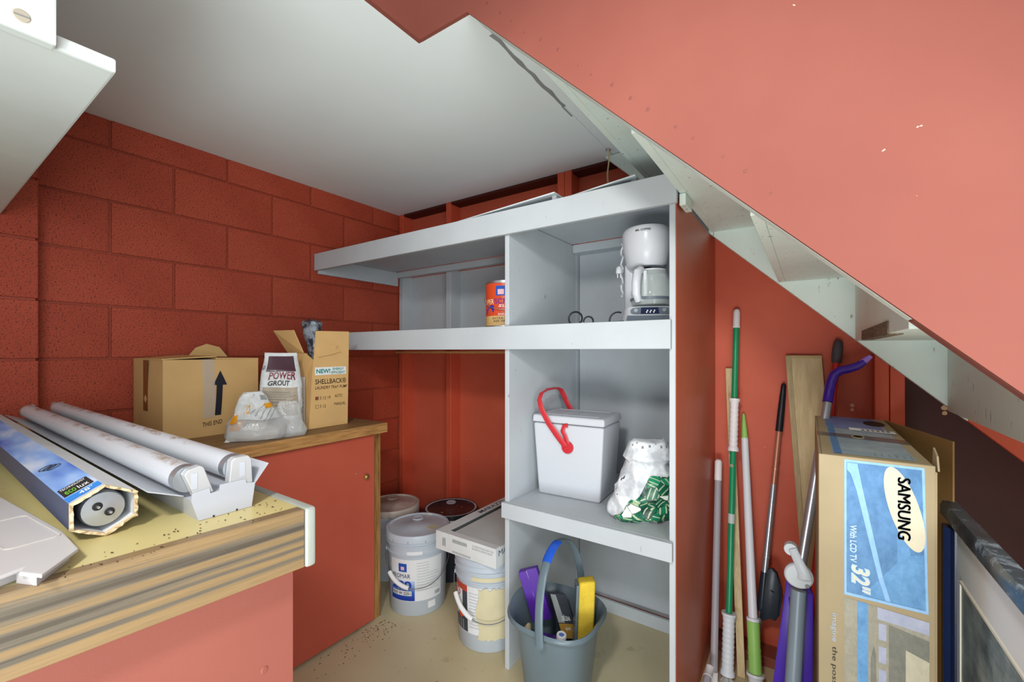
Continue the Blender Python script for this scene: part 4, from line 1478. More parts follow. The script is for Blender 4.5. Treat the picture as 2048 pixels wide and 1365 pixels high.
def pail(name, label, c, rb, rt, h, mbody, mlid, lidded=True, group='five gallon pails on the floor'):
    t = thing(name, (c[0], c[1], 0), label, 'pail', group)
    z = lambda f: h * f
    rr = lambda f: rb + (rt - rb) * f
    prof = [(0.0, 0.0), (rb - 0.004, 0.0), (rb, 0.004), (rr(0.74), z(0.74)), (rr(0.75) + 0.006, z(0.75)), (rr(0.76) + 0.006, z(0.765)), (rr(0.77) + 0.0015, z(0.77)), (rr(0.85) + 0.0015, z(0.85)), (rr(0.855) + 0.007, z(0.855)), (rr(0.87) + 0.007, z(0.87)), (rr(0.875) + 0.001, z(0.875)), (rr(0.93), z(0.93))]
    if not lidded:
        prof += [(rr(0.93) + 0.006, z(0.935)), (rr(1) + 0.006, z(0.99)), (rr(1), z(1.0)), (rr(1) - 0.004, z(0.99)), (rr(0.9) - 0.004, z(0.9)), (rb - 0.004, 0.006), (0.0, 0.006)]
    else:
        prof += [(rr(0.93), z(0.985)), (0.0, z(0.985))]
    g = G(); g.lathe(prof, (c[0], c[1], 0), 56)
    b = build('pail_body', g, mbody, t, smooth=True, angle=50)
    if lidded:
        g = G()
        R_ = rt + 0.009
        g.lathe([(R_ - 0.004, z(0.905)), (R_, z(0.91)), (R_, z(0.975)), (R_ - 0.003, z(0.998)), (R_ - 0.012, z(1.0)), (R_ - 0.018, z(0.985)), (0.060, z(0.988)), (0.055, z(0.995)), (0.0, z(0.996))], (c[0], c[1], 0), 56)
        l = build('lid', g, mlid, t, smooth=True, angle=40)
        dx, dy = c[0] / math.hypot(c[0], c[1]), c[1] / math.hypot(c[0], c[1])
        g = G(); g.lathe([(0.028, 0.0), (0.027, 0.007), (0.024, 0.008), (0.020, 0.006), (0.0, 0.0065)], (c[0] + dx * 0.075, c[1] + dy * 0.075, z(0.987)), 24)
        build('spout_cap', g, mlid, l, smooth=True)
        for k in range(12):
            a = 2 * math.pi * k / 12
            g = G(); g.box((-0.0006, -0.0012, z(0.91)), (0.0006, 0.0012, z(0.945)))
            mr = Matrix.Rotation(a, 3, 'Z')
            g.v = [Vector((c[0], c[1], 0)) + mr @ (v + Vector((R_ - 0.0002, 0, 0))) for v in g.v]
            build('lid_slot', g, INK_GREY, l)
    return t, b


def pail_handle(t, c, r, ztop, sag, grip_f, hang=0.016):
    base = math.atan2(-c[1], -c[0])
    pts = []
    N = 36
    for i in range(N + 1):
        f = i / N
        a = base + R(-88 + 176 * f)
        s = math.sin(math.pi * f)
        rr = r + 0.006 + hang * s
        pts.append(Vector((c[0] + rr * math.cos(a), c[1] + rr * math.sin(a), ztop - sag * s)))
    g = G(); g.tube(pts, 0.0019, 8)
    w = build('wire_handle', g, M_WIRE, t, smooth=True)
    i0, i1 = int(grip_f[0] * N), int(grip_f[1] * N)
    g = G(); g.tube(pts[i0:i1 + 1], 0.0095, 14)
    build('grip', g, M_GRIPW, w, smooth=True)
    for p in (pts[0], pts[-1]):
        g = G(); g.cyl(p + Vector((0, 0, 0.0)), Vector((c[0], c[1], p.z)) + (Vector((p.x - c[0], p.y - c[1], 0)).normalized() * (r - 0.004)), 0.008, None, 14)
        build('lug', g, M_PAIL, w)


def lab_r(c, rb, rt, h, z):
    return rb + (rt - rb) * z / h


# pail A
A = (-1.5585, 1.458, 0)
pa, _ = pail('paint_pail', 'light grey lidded paint pail with a blue and white label, nearest the red cabinet', A, 0.131, 0.143, 0.372, M_PAIL, M_PAIL)
M_LABW = paint('white_label', '#dfe2e4', 0.45, 0.02, 10, 0)


def m_labblue():
    t = NT('blue_label_fade')
    tc = t.n('ShaderNodeTexCoord')
    sep = t.n('ShaderNodeSeparateXYZ')
    t.link(tc.outputs['Object'], sep.inputs[0])
    mr = t.n('ShaderNodeMapRange')
    mr.inputs[1].default_value = 0.085; mr.inputs[2].default_value = 0.165
    t.link(sep.outputs['Z'], mr.inputs[0])
    c = t.ramp(mr.outputs[0], [(0.0, lin('#163a9c')), (0.35, lin('#2e62bd')), (1.0, lin('#b5c9e8'))])
    return t.out(c, 0.4, 0.4)


ra = 0.1388
cyl_patch(A, 0.1345, -58, 50, 0.072, 0.262, M_LABW, pa, 'paper_label', 30, 0.1405)
cyl_patch(A, 0.1350, -58, -6, 0.074, 0.165, m_labblue(), pa, 'blue_fade', 16, 0.1385)
cyl_patch(A, 0.1392, -38, -21, 0.206, 0.244, INK_BLUE, pa, 'blue_emblem', 6, 0.1405)
cyl_patch(A, 0.1399, -33, -26, 0.214, 0.230, ink('pink_print', '#e9b9bd'), pa, 'emblem_globe', 4, 0.1408)
cyl_text('PROMAR', A, 0.1402, -53, -14, 0.178, 0.197, ink('slate_print', '#33415c'), pa)
cyl_text('200', A, 0.1395, -54, -12, 0.128, 0.166, ink('royal_blue', '#1f3fa0'), pa, bold=0.03)
cyl_patch(A, 0.1370, -54, -12, 0.098, 0.119, M_LABW, pa, 'white_strip', 12)
cyl_text('B20 W 2251', A, 0.1378, -52, -14, 0.102, 0.115, INK_BLACK, pa, bold=0.02)
cyl_text('INTERIOR LATEX', A, 0.1382, -50, -20, 0.1195, 0.124, INK_BLACK, pa)
for k in range(11):
    zz = 0.245 - 0.0125 * k
    o = cyl_text('illlillilllilllillliillil'[:23 - (k * 3) % 7], A, 0.1412 - 0.0003 * k, -2, 20 if k < 4 else 45 - (k * 7) % 11, zz, zz + 0.003, INK_GREY, pa, name='small_print')
for k in range(9):
    cyl_patch(A, 0.1368, 34 + 1.4 * k, 34.7 + 1.4 * k, 0.085, 0.101, INK_GREY, pa, 'barcode_bar', 1)
cyl_patch(A, 0.1330, 20, 36, 0.030, 0.060, M_LABW, pa, 'paint_splash', 5)
cyl_patch(A, 0.1435, -20, 8, 0.284, 0.300, M_LABW, pa, 'paint_splash', 8)
pail_handle(pa, A, 0.1425, 0.272, 0.128, (0.22, 0.44))
g = G(); g.box((A[0] + 0.055, A[1] - 0.005, 0.3672), (A[0] + 0.100, A[1] + 0.045, 0.3680))
build('masking_tape', g, paint('masking_tape', '#c9c6a4', 0.7, 0.05, 20, 0.2), pa)

# pail B under the tile box
Bc = (-1.128, 1.466, 0)
pb2, _ = pail('open_pail', 'grey pail with cream paint dried over its label, under the tile box', Bc, 0.131, 0.143, 0.372, M_PAIL, M_PAIL, False)
cyl_patch(Bc, 0.1342, -76, 30, 0.070, 0.262, M_LABW, pb2, 'paper_label', 30, 0.1405)
cyl_patch(Bc, 0.1402, -76, -40, 0.236, 0.262, ink('brick_red_print', '#b8442f'), pb2, 'red_band', 8, 0.1412)
cyl_patch(Bc, 0.1350, -76, -40, 0.072, 0.125, ink('charcoal_print', '#3c4147'), pb2, 'dark_photo', 8, 0.137)
cyl_patch(Bc, 0.1372, -52, -40, 0.125, 0.236, ink('charcoal_print', '#3c4147'), pb2, 'dark_photo', 4, 0.1405)
for k in range(4):
    cyl_patch(Bc, 0.1362, -70 + 6 * k, -67 + 6 * k, 0.076, 0.118, INK_GREY, pb2, 'trowel_streak', 2, 0.138)
base = math.atan2(-Bc[1], -Bc[0])
g = G()
g.add([(Bc[0] + 0.1385 * math.cos(base + R(-56 + 9 * math.cos(a))), Bc[1] + 0.1385 * math.sin(base + R(-56 + 9 * math.cos(a))), 0.142 + 0.020 * math.sin(a)) for a in [i * math.pi / 10 for i in range(20)]], [tuple(range(20))])
build('orange_badge', g, ink('orange_red_print', '#d8532c'), pb2, normals=False)
g = G()
g.tube([(Bc[0] + 0.1415 * math.cos(base + R(-66 + 8 * math.cos(a))), Bc[1] + 0.1415 * math.sin(base + R(-66 + 8 * math.cos(a))), 0.220 + 0.014 * math.sin(a)) for a in [i * math.pi / 8 for i in range(17)]], 0.0012, 5, cap=False)
build('red_ring', g, INK_RED, pb2)
for k in range(12):
    zz = 0.235 - 0.0125 * k
    cyl_text('illlillilllilllilllil'[:19 - (k * 3) % 7], Bc, 0.1412 - 0.0003 * k, -36, -8 + (k * 5) % 9, zz, zz + 0.003, INK_GREY, pb2, name='small_print')
M_CREAM = paint('dried_cream_paint', '#d0c7a4', 0.6, 0.05, 20, 0.3, 60)
g = G()
rag = [random.uniform(-0.006, 0.006) for _ in range(40)]
def smear(u, v):
    a = base + R(-20 + 66 * u + 3 * math.sin(v * 9))
    z = 0.058 + rag[int(u * 18)] + (0.205 + rag[int(u * 18) + 20]) * v
    r = 0.1352 + 0.012 * z / 0.372 * 1.0 + 0.0018
    return Vector((Bc[0] + r * math.cos(a), Bc[1] + r * math.sin(a), z))
g.grid(smear, 18, 14)
build('dried_paint', g, M_CREAM, pb2, normals=False, smooth=True)
cyl_patch(Bc, 0.1442, -30, 40, 0.290, 0.306, M_CREAM, pb2, 'dried_paint', 14)
pail_handle(pb2, Bc, 0.1425, 0.272, 0.135, (0.16, 0.38))

# pail C (rear left) and pail D (dark, rear)
Cc = (-1.897, 1.583, 0)
pc3, _ = pail('paint_pail', 'grey lidded pail half hidden behind the red cabinet in the corner', Cc, 0.131, 0.141, 0.372, M_PAIL, paint('stained_lid', '#b3a79c', 0.45, 0.22, 7, 0.05))
cyl_patch(Cc, 0.1348, -60, 60, 0.085, 0.26, paint('aged_label', '#b9bdbf', 0.5, 0.06, 20, 0), pc3, 'paper_label', 24, 0.1405)
Dc = (-1.617, 1.757, 0)
pd4, _ = pail('joint_pail', 'black lidded pail with printed sides behind the light grey pail', Dc, 0.125, 0.134, 0.352, M_PAILD, paint('paint_crusted_lid', '#a9aeb8', 0.5, 0.35, 9, 0.3, 40))
g = G(); g.lathe([(0.1435, 0.330), (0.1455, 0.334), (0.1455, 0.350), (0.142, 0.3535), (0.139, 0.351)], (Dc[0], Dc[1], 0), 48)
build('lid_rim', g, paint('black_rim', '#1d2026', 0.3, 0.3, 14, 0, speck='#b8ad8e', speck_amt=0.04, speck_scale=40), pd4, smooth=True)
for k in range(9):
    zz = 0.235 - 0.019 * k
    cyl_text('MULTI PURPOSE JOINT'[:19 - (k * 4) % 6], Dc, 0.1345, 8, 68, zz, zz + 0.009, ink('gold_print', '#b9a16a') if k < 4 else INK_WHITE, pd4, name='small_print')
g = G()
base = math.atan2(-Dc[1], -Dc[0])
g.add([(Dc[0] + 0.1335 * math.cos(base + R(34 + 10 * math.cos(a))), Dc[1] + 0.1335 * math.sin(base + R(34 + 10 * math.cos(a))), 0.055 + 0.012 * math.sin(a)) for a in [i * math.pi / 8 for i in range(16)]], [tuple(range(16))])
build('red_badge', g, INK_RED, pd4, normals=False)

# ---- tile box on the pails
tb_ = thing('tile_box', (-1.145, 1.60, 0.374), 'open white tile carton lying across the top of the grey pail', 'box')
tx0, tx1, ty0, ty1, tz0, tz1 = -1.300, -0.985, 1.318, 1.893, 0.3735, 0.447
M_TCARD = paint('white_tile_card', '#d4d8d8', 0.6, 0.06, 10, 0.15)
M_TILE = paint('grey_tile_face', '#c3cac8', 0.5, 0.08, 5, 0.05)
def tbx(name, lo, hi, m=M_TCARD, bev=0.0):
    g = G(); g.box(lo, hi)
    return build(name, g, m, tb_, bevel=bev, seg=1)
tbx('front_side', (tx0, ty0, tz0), (tx1, ty0 + 0.004, tz1), bev=0.001)
tbx('left_side', (tx0, ty0 + 0.0045, tz0), (tx0 + 0.004, ty1, tz1))
tbx('right_side', (tx1 - 0.004, ty0 + 0.0045, tz0), (tx1, ty1, tz1))
tbx('rear_side', (tx0 + 0.0045, ty1 - 0.004, tz0), (tx1 - 0.0045, ty1, tz1))
tbx('bottom', (tx0 + 0.0045, ty0 + 0.0045, tz0), (tx1 - 0.0045, ty1 - 0.0045, tz0 + 0.004))
lf = tbx('left_flap', (tx0 + 0.0002, ty0 + 0.001, tz1 + 0.0002), (tx0 + 0.050, ty1, tz1 + 0.003))
tbx('front_flap', (tx0 + 0.051, ty0 + 0.001, tz1 + 0.0002), (tx1 - 0.001, ty0 + 0.032, tz1 + 0.003))
tbx('gap_liner', (tx0 + 0.0505, ty0 + 0.0325, tz1 - 0.016), (tx0 + 0.066, ty1 - 0.005, tz1 - 0.012), paint('brown_gap', '#6b4a3a', 0.7, 0.1, 20, 0))
tbx('tile', (tx0 + 0.067, ty0 + 0.033, tz0 + 0.006), (tx1 - 0.006, ty1 - 0.006, tz1 - 0.003), M_TILE, 0.001)
letters('MARAZZI', lambda x, y: Vector((tx0 + 0.040 - 0.026 * y, ty0 + 0.26 + 0.19 * x, tz1 + 0.0036)), ink('slate_print', '#33415c'), tb_, bold=0.01)
letters('MARAZZI', lambda x, y: Vector((tx1 + 0.0006, ty0 + 0.02 + 0.17 * x, tz1 - 0.032 + 0.022 * y)), ink('slate_print', '#33415c'), tb_)
front_t = lambda x0, x1, z0, z1: (lambda x, y: Vector((x0 + (x1 - x0) * x, ty0 - 0.0006, z0 + (z1 - z0) * y)))
letters('GLAZED PORCELAIN TILE', front_t(-1.10, -0.995, tz1 - 0.016, tz1 - 0.009), INK_GREY, tb_)
letters('BLANCO ESMALTADO', front_t(-1.10, -1.0, tz1 - 0.027, tz1 - 0.020), INK_GREY, tb_)
for k in range(26):
    x = -1.205 + 0.003 * k
    decal('barcode_bar', (x, ty0 - 0.0006, tz1 - 0.026), (0.0012 + 0.0008 * (k % 3 == 0), 0, 0), (0, 0, 0.014), (0, 1, 0), INK_GREY, tb_)
for k in range(14):
    x = -1.205 + 0.007 * k
    decal('barcode_bar', (x, ty0 - 0.0006, tz0 + 0.006), (0.003, 0, 0), (0, 0, 0.008), (0, 1, 0), INK_GREY, tb_)
for k in range(5):
    decal('ink_streak', (-1.262 + 0.004 * k, ty0 - 0.0006, tz0 + 0.020 + 0.003 * (k % 2)), (0.002, 0, 0), (0, 0, 0.034), (0, 1, 0), INK_GREY, tb_)

# ================================================================== MOP BUCKET with contents
mb = thing('mop_bucket', (-0.72, 1.315, 0), 'grey plastic cleaning bucket with arched handle below the lower shelf', 'bucket')
BC = Vector((-0.715, 1.318, 0))
M_BKT = paint('grey_bucket_plastic', '#63727a', 0.32, 0.04, 8, 0)
BA = math.atan2(1.318, -0.715) - R(90)
BR = Matrix.Rotation(BA - R(27), 3, 'Z')


def bl(x, y, z):
    return BC + BR @ Vector((x, y, z))


def ring(w, d, z, e, n, tilt=0.0, spout=0.0):
    out = []
    for i in range(n):
        t = 2 * math.pi * i / n
        rr = (abs(math.cos(t)) ** e + abs(math.sin(t)) ** e) ** (-1 / e)
        x = w * rr * math.cos(t); y = d * rr * math.sin(t)
        sp = max(0, math.cos(t - math.pi)) ** 6
        x -= spout * sp
        out.append(bl(x, y, z + 0.018 * sp * (1 if spout else 0)))
    return out


n = 48
rings = [ring(0.096, 0.092, 0.0, 3, n), ring(0.100, 0.096, 0.006, 3, n), ring(0.128, 0.132, 0.27, 3, n), ring(0.134, 0.137, 0.288, 3, n, 0, 0.010), ring(0.147, 0.150, 0.306, 3, n, 0, 0.016), ring(0.152, 0.155, 0.300, 3, n, 0, 0.016), ring(0.154, 0.157, 0.306, 3, n, 0, 0.016), ring(0.148, 0.151, 0.315, 3, n, 0, 0.016), ring(0.139, 0.142, 0.308, 3, n, 0, 0.014), ring(0.130, 0.133, 0.288, 3, n, 0, 0.009), ring(0.124, 0.128, 0.26, 3, n), ring(0.097, 0.092, 0.008, 3, n)]
g = G(); vs = [p for r_ in rings for p in r_]; fs = []
for k in range(len(rings) - 1):
    for i in range(n):
        j = (i + 1) % n
        fs.append((k * n + i, k * n + j, (k + 1) * n + j, (k + 1) * n + i))
fs.append(tuple(reversed(range(n)))); kk = (len(rings) - 1) * n; fs.append(tuple(range(kk, kk + n)))
g.add(vs, fs)
build('bucket_body', g, M_BKT, mb, smooth=True, angle=60)
# arched handle from front lug to back lug
pts = []
for i in range(29):
    f = i / 28
    a = math.pi * f
    pts.append(bl(0.020 - 0.020 * math.sin(a), -0.166 * math.cos(a), 0.285 + 0.262 * math.sin(a) ** 0.85))
g = G(); g.tube(pts, 0.0145, 14, True, flat=BR @ Vector((1, 0, 0)))
hb = build('handle', g, M_BKT, mb, smooth=True)
g = G(); g.tube(pts[9:15], 0.0162, 14, True, flat=BR @ Vector((1, 0, 0)))
build('blue_grip', g, paint('blue_rubber', '#1f55c4', 0.4, 0.03, 10, 0), hb, smooth=True)
for s in (-1, 1):
    g = G(); g.lathe([(0.0, 0.008), (0.014, 0.008), (0.016, 0.0)], bl(0.020, s * 0.158, 0.288), 16, axis=BR @ Vector((0, s, 0)))
    build('pivot', g, M_BKT, hb, smooth=True)


def loose_box(name, label, cat, o, X, Y, Z, m):
    t = thing(name, o, label, cat)
    g = G(); g.obox(o, X, Y, Z)
    build('carton', g, m, t, bevel=0.0015, seg=1)
    return t


def camdir(rx, up, fw):
    """direction from right / up / forward amounts as seen by the viewer"""
    return Vector((0.8234, 0.5675, 0)) * rx + Vector((0, 0, 1)) * up + Vector((-0.5675, 0.8234, 0)) * fw


M_PURP = paint('purple_carton', '#55289a', 0.4, 0.06, 10, 0)
# purple box leaning left
O1 = bl(-0.097, -0.006, 0.235)
X1v = camdir(0.066, 0.022, -0.012); Y1v = camdir(-0.052, 0.170, 0.020); Z1v = X1v.cross(Y1v).normalized() * -0.030
t1 = loose_box('purple_carton', 'open purple cardboard carton leaning in the grey bucket', 'carton', O1, X1v, Y1v, Z1v, M_PURP)
n1 = -Z1v.normalized()
def on1(x, y, off=0.0006):
    return O1 + X1v * x + Y1v * y + n1 * off
g = G(); g.add([on1(0.72, 0.55), on1(0.92, 0.55), on1(0.92, 1.0), on1(0.72, 1.0)], [(0, 1, 2, 3)])
build('label_strip', g, INK_WHITE, t1, normals=False)
g = G(); g.obox(on1(0.46, 0.22, 0.0004), X1v * 0.54, Y1v * 0.80, n1 * 0.0025)
build('open_flap', g, M_PURP, t1)
g = G(); g.tube([on1(0.44, 1.0, 0.001), on1(0.47, 0.72, 0.001), on1(0.45, 0.50, 0.001), on1(0.55, 0.25, 0.001)], 0.0006, 4)
build('worn_crease', g, INK_WHITE, t1)
# dark carton with gold band
O2 = bl(0.006, 0.030, 0.195)
X2v = camdir(0.060, -0.016, 0.020); Y2v = camdir(-0.045, 0.150, 0.020); Z2v = X2v.cross(Y2v).normalized() * -0.028
M_DKC = paint('dark_grey_carton', '#3d4047', 0.4, 0.1, 12, 0)
t2 = loose_box('mop_pad_carton', 'dark grey and gold carton in the middle of the grey bucket', 'carton', O2, X2v, Y2v, Z2v, M_DKC)
n2 = -Z2v.normalized()
def on2(x, y, off=0.0006):
    return O2 + X2v * x + Y2v * y + n2 * off
g = G(); g.add([on2(0, 0.02), on2(1, 0.02), on2(1, 0.34), on2(0, 0.34)], [(0, 1, 2, 3)])
build('gold_band', g, ink('gold_carton_print', '#a9843a', 0.4), t2, normals=False)
g = G(); g.add([on2(0, 0.36), on2(0.40, 0.36), on2(0.32, 0.98), on2(0, 0.98)], [(0, 1, 2, 3)])
build('grey_panel', g, ink('light_grey_carton', '#9aa09d', 0.4), t2, normals=False)
letters('WETJET', lambda x, y: on2(0.80 - 0.56 * x, 0.54 - 0.13 * y, 0.0014), INK_WHITE, t2, bold=0.02)
letters('pads', lambda x, y: on2(0.62 - 0.30 * x, 0.28 - 0.10 * y, 0.0014), INK_WHITE, t2)
# yellow sponge mop head standing in the bucket
sp = thing('sponge_mop_head', bl(0.07, 0.03, 0.12), 'yellow sponge mop head with grey backing standing in the grey bucket', 'sponge')
M_SPONGE = paint('yellow_sponge', '#d8b93c', 0.85, 0.10, 30, 0.7, 190, 0.2, 0.003)
SO = bl(0.066, 0.012, 0.172)
sx_, su, sf = camdir(0.056, 0.006, 0.0), camdir(0.010, 0.242, 0.004), camdir(0, 0, 0.046)
g = G(); g.obox(SO, sx_, su, sf)
build('sponge', g, M_SPONGE, sp, bevel=0.010, seg=3, smooth=True)
g = G(); g.obox(SO - sx_.normalized() * 0.010 - camdir(0, 0, 0.002), sx_.normalized() * 0.009, su * 0.97, sf * 1.08)
build('backing_plate', g, M_BKT, sp, bevel=0.002)
# blue bottle with white cap
bt = thing('spray_bottle', bl(0.02, -0.055, 0.012), 'blue bottle with white cap lying low in the front of the grey bucket', 'bottle')
bo = bl(0.020, -0.045, 0.022)
bax = camdir(0.012, 0.30, -0.045).normalized()
g = G(); g.lathe([(0.0, 0.0), (0.027, 0.0), (0.030, 0.006), (0.030, 0.205), (0.026, 0.225), (0.014, 0.240), (0.0, 0.240)], bo, 24, axis=bax)
build('bottle_body', g, paint('blue_bottle', '#5a78b8', 0.25, 0.05, 10, 0), bt, smooth=True)
g = G(); g.lathe([(0.0155, 0.240), (0.0165, 0.243), (0.0165, 0.262), (0.0145, 0.265), (0.0095, 0.265), (0.0090, 0.262), (0.0, 0.262)], bo, 24, axis=bax)
cpb = build('bottle_cap', g, M_GRIPW, bt, smooth=True)
g = G(); g.lathe([(0.0, 0.2632), (0.0085, 0.2632), (0.0088, 0.2622)], bo, 18, axis=bax)
build('cap_centre', g, paint('blue_bottle', '#5a78b8'), cpb)
# purple carton lying low between bottle and dark carton
O3 = bl(-0.040, -0.035, 0.150)
X3v = camdir(0.090, -0.02, 0.0); Y3v = camdir(-0.01, 0.052, 0.060); Z3v = X3v.cross(Y3v).normalized() * -0.03
t3 = loose_box('flat_purple_carton', 'purple and photo printed carton lying flat low in the grey bucket', 'carton', O3, X3v, Y3v, Z3v, M_PURP)
n3 = -Z3v.normalized()
g = G(); g.add([O3 + X3v * a + Y3v * b + n3 * 0.0006 for a, b in ((0.03, 0.1), (0.6, 0.1), (0.66, 0.85), (0.03, 0.85))], [(0, 1, 2, 3)])
build('photo_print', g, paint('photo_print', '#6a6a72', 0.4, 0.5, 25, 0), t3, normals=False)
# rag
rg = thing('cleaning_rag', bl(-0.10, -0.03, 0.15), 'beige rag stuffed in the left side of the grey bucket', 'rag')
g = G(); g.tube([bl(-0.084, -0.055, 0.13), bl(-0.092, -0.060, 0.19), bl(-0.092, -0.055, 0.235), bl(-0.088, -0.050, 0.262)], [0.012, 0.018, 0.017, 0.006], 16)
for i, v in enumerate(g.v):
    g.v[i] = v + crumple(v, 0.006, 45, 6)
build('cloth', g, paint('beige_cloth', '#bfae8a', 0.9, 0.12, 20, 0.5), rg, smooth=True)
g = G(); g.tube([bl(-0.088, -0.070, 0.215), bl(-0.072, -0.084, 0.220), bl(-0.058, -0.088, 0.210)], 0.010, 12)
build('cloth_fold', g, paint('beige_cloth', '#bfae8a'), rg, smooth=True)

# ================================================================== RIGHT SIDE: POLES LEANING ON THE BACK WALL
def mixv(a, b, f):
    return Vector(a) * (1 - f) + Vector(b) * f


def at_z(a, b, z):
    a, b = Vector(a), Vector(b)
    return a + (b - a) * ((z - a.z) / (b.z - a.z))


def rod(name, parent, a, b, r, mat, r1=None, n=18, bev=0):
    g = G(); g.cyl(a, b, r, r1, n)
    return build(name, g, mat, parent, smooth=True)


def sleeve(name, parent, a, b, prof, mat, n=20):
    """prof: (radius, fraction along a->b)"""
    a, b = Vector(a), Vector(b)
    L = (b - a).length
    g = G(); g.lathe([(0.0, prof[0][1] * L)] + [(r, f * L) for r, f in prof] + [(0.0, prof[-1][1] * L)], a, n, axis=(b - a))
    return build(name, g, mat, parent, smooth=True, angle=50)


def ribbed(r, k, amp, flare=0.0):
    out = []
    for i in range(k * 4 + 1):
        f = i / (k * 4)
        fl = flare * (max(0, 1 - f * 9) + max(0, 1 - (1 - f) * 9))
        out.append((r + amp * (1 if i % 4 in (1, 2) else 0) + fl, f))
    return out


GRP = 'poles leaning on the back wall'
M_PGREY = paint('grey_lilac_pole', '#a29ca3', 0.4, 0.05, 6, 0)
M_PWHITE = paint('white_pole', '#dcdde4', 0.35, 0.03, 6, 0)
M_CAPW = paint('white_cap_plastic', '#e6e2e4', 0.4, 0.03, 6, 0)
M_GREEN = paint('green_pole', '#1c8a5c', 0.3, 0.06, 8, 0)
M_LIME = paint('lime_plastic', '#93c464', 0.45, 0.05, 12, 0)
M_YARN = paint('grey_mop_yarn', '#a9a6a0', 0.95, 0.25, 40, 0.8, 120)
M_SILVER = paint('silver_pole', '#b4bac2', 0.3, 0.04, 10, 0, metal=0.7)


def yarn_head(parent, c, r, h, seed, n=34):
    """clump of mop yarn: one strand mass, cannot be counted"""
    rnd = random.Random(seed)
    g = G()
    for i in range(n):
        a = rnd.uniform(0, 2 * math.pi)
        rr = r * rnd.uniform(0.5, 1.0)
        c0 = Vector(c)
        p0 = c0 + Vector((0.010 * math.cos(a), 0.010 * math.sin(a), h))
        p1 = c0 + Vector((rr * 0.6 * math.cos(a), rr * 0.6 * math.sin(a), h * 0.75))
        p2 = c0 + Vector((rr * math.cos(a + 0.2), rr * math.sin(a + 0.2), h * 0.25))
        p3 = c0 + Vector((rr * 1.0 * math.cos(a + 0.5), rr * 1.0 * math.sin(a + 0.5), 0.0035))
        g.tube([p0, p1, p2, p3], 0.0035, 5)
    o = build('mop_yarn', g, M_YARN, parent, smooth=True)
    o['kind'] = 'stuff'
    return o


# grey pole next to the shelving
a, b = (-0.303, 1.93, 0.76), (-0.284, 1.705, 0.002)
t = thing('grey_pole', b, 'grey pole with white end caps leaning in the corner beside the red shelf panel', 'pole', GRP)
rod('shaft', t, at_z(a, b, 0.70), at_z(a, b, 0.035), 0.0128, M_PGREY)
sleeve('end_cap', t, at_z(a, b, 0.765), at_z(a, b, 0.685), [(0.006, 0), (0.011, 0.04), (0.0138, 0.12), (0.0138, 1)], M_CAPW)
sleeve('foot_cap', t, at_z(a, b, 0.036), b, [(0.0140, 0), (0.0146, 0.1), (0.0146, 1)], M_CAPW)

# short second grey handle at the very bottom
a, b = (-0.286, 1.655, 0.090), (-0.297, 1.50, 0.0135)
t = thing('short_grey_handle', b, 'short grey handle with white collar lying low against the red shelf panel', 'handle')
rod('shaft', t, mixv(a, b, 0.20), b, 0.0125, M_PGREY)
sleeve('collar', t, a, mixv(a, b, 0.22), [(0.010, 0), (0.0138, 0.08), (0.0138, 0.9), (0.0145, 0.92), (0.0145, 1)], M_CAPW)

# green twist mop
a, b = (-0.240, 1.962, 1.380), (-0.2445, 1.745, 0.002)
t = thing('twist_mop', b, 'green pole twist mop with two white grips leaning on the red wall', 'mop', GRP)
rod('shaft', t, at_z(a, b, 1.34), at_z(a, b, 0.215), 0.0112, M_GREEN)
cap = sleeve('hanging_cap', t, a, at_z(a, b, 1.302), [(0.005, 0), (0.010, 0.05), (0.0128, 0.18), (0.0132, 0.9), (0.0138, 0.92), (0.0138, 1)], M_CAPW)
p = at_z(a, b, 1.366)
g = G(); g.lathe([(0.0, 0.0004), (0.003, 0.0004), (0.0036, 0.0)], p + Vector((0.0, -0.0115, 0.0)), 12, axis=(0.1, -1, 0.1))
build('hang_hole', g, INK_GREY, cap)
sleeve('upper_grip', t, at_z(a, b, 1.020), at_z(a, b, 0.818), ribbed(0.0145, 11, 0.0014, 0.006), M_CAPW)
sleeve('lower_grip', t, at_z(a, b, 0.232), at_z(a, b, 0.022), ribbed(0.0195, 12, 0.0014, 0.006), paint('white_grip_plastic', '#d9dce2', 0.4, 0.03, 10, 0))
sleeve('tape', t, at_z(a, b, 0.585), at_z(a, b, 0.550), [(0.0120, 0), (0.0122, 0.5), (0.0120, 1)], paint('grey_tape', '#b9c1bd', 0.5, 0.05, 20, 0))
g = G(); p = at_z(a, b, 0.765)
g.lathe([(0.0, 0.0005), (0.0062, 0.0005)], p + Vector((-0.002, -0.0116, 0)), 18, axis=(-0.05, -1, 0.12))
build('round_sticker', g, ink('cream_sticker', '#cdbfa8'), t, normals=False)
yarn_head(t, (b[0], b[1] - 0.01, 0.0), 0.024, 0.022, 5)

# thin wooden lath
a, b = Vector((-0.270, 1.968, 1.138)), Vector((-0.204, 1.790, 0.001))
t = thing('wood_lath', b, 'thin pale wooden lath leaning behind the green mop', 'lath', GRP)
d = (b - a)
g = G(); g.obox(a + Vector((-0.013, 0, 0)), (0.026, 0, 0), d, (0, 0.009, 0))
build('lath', g, wood('pale_pine', '#b39a72', '#d4bd92', 2, 12), t, bevel=0.001, seg=1)
for k in (0.15, 0.7):
    pt = a + d * k
    g = G(); g.lathe([(0.0, 0.0006), (0.002, 0.0004), (0.0025, 0)], pt + Vector((0, -0.0002, 0)), 8, axis=(0, -1, 0))
    build('nail_head', g, M_TIN, t)

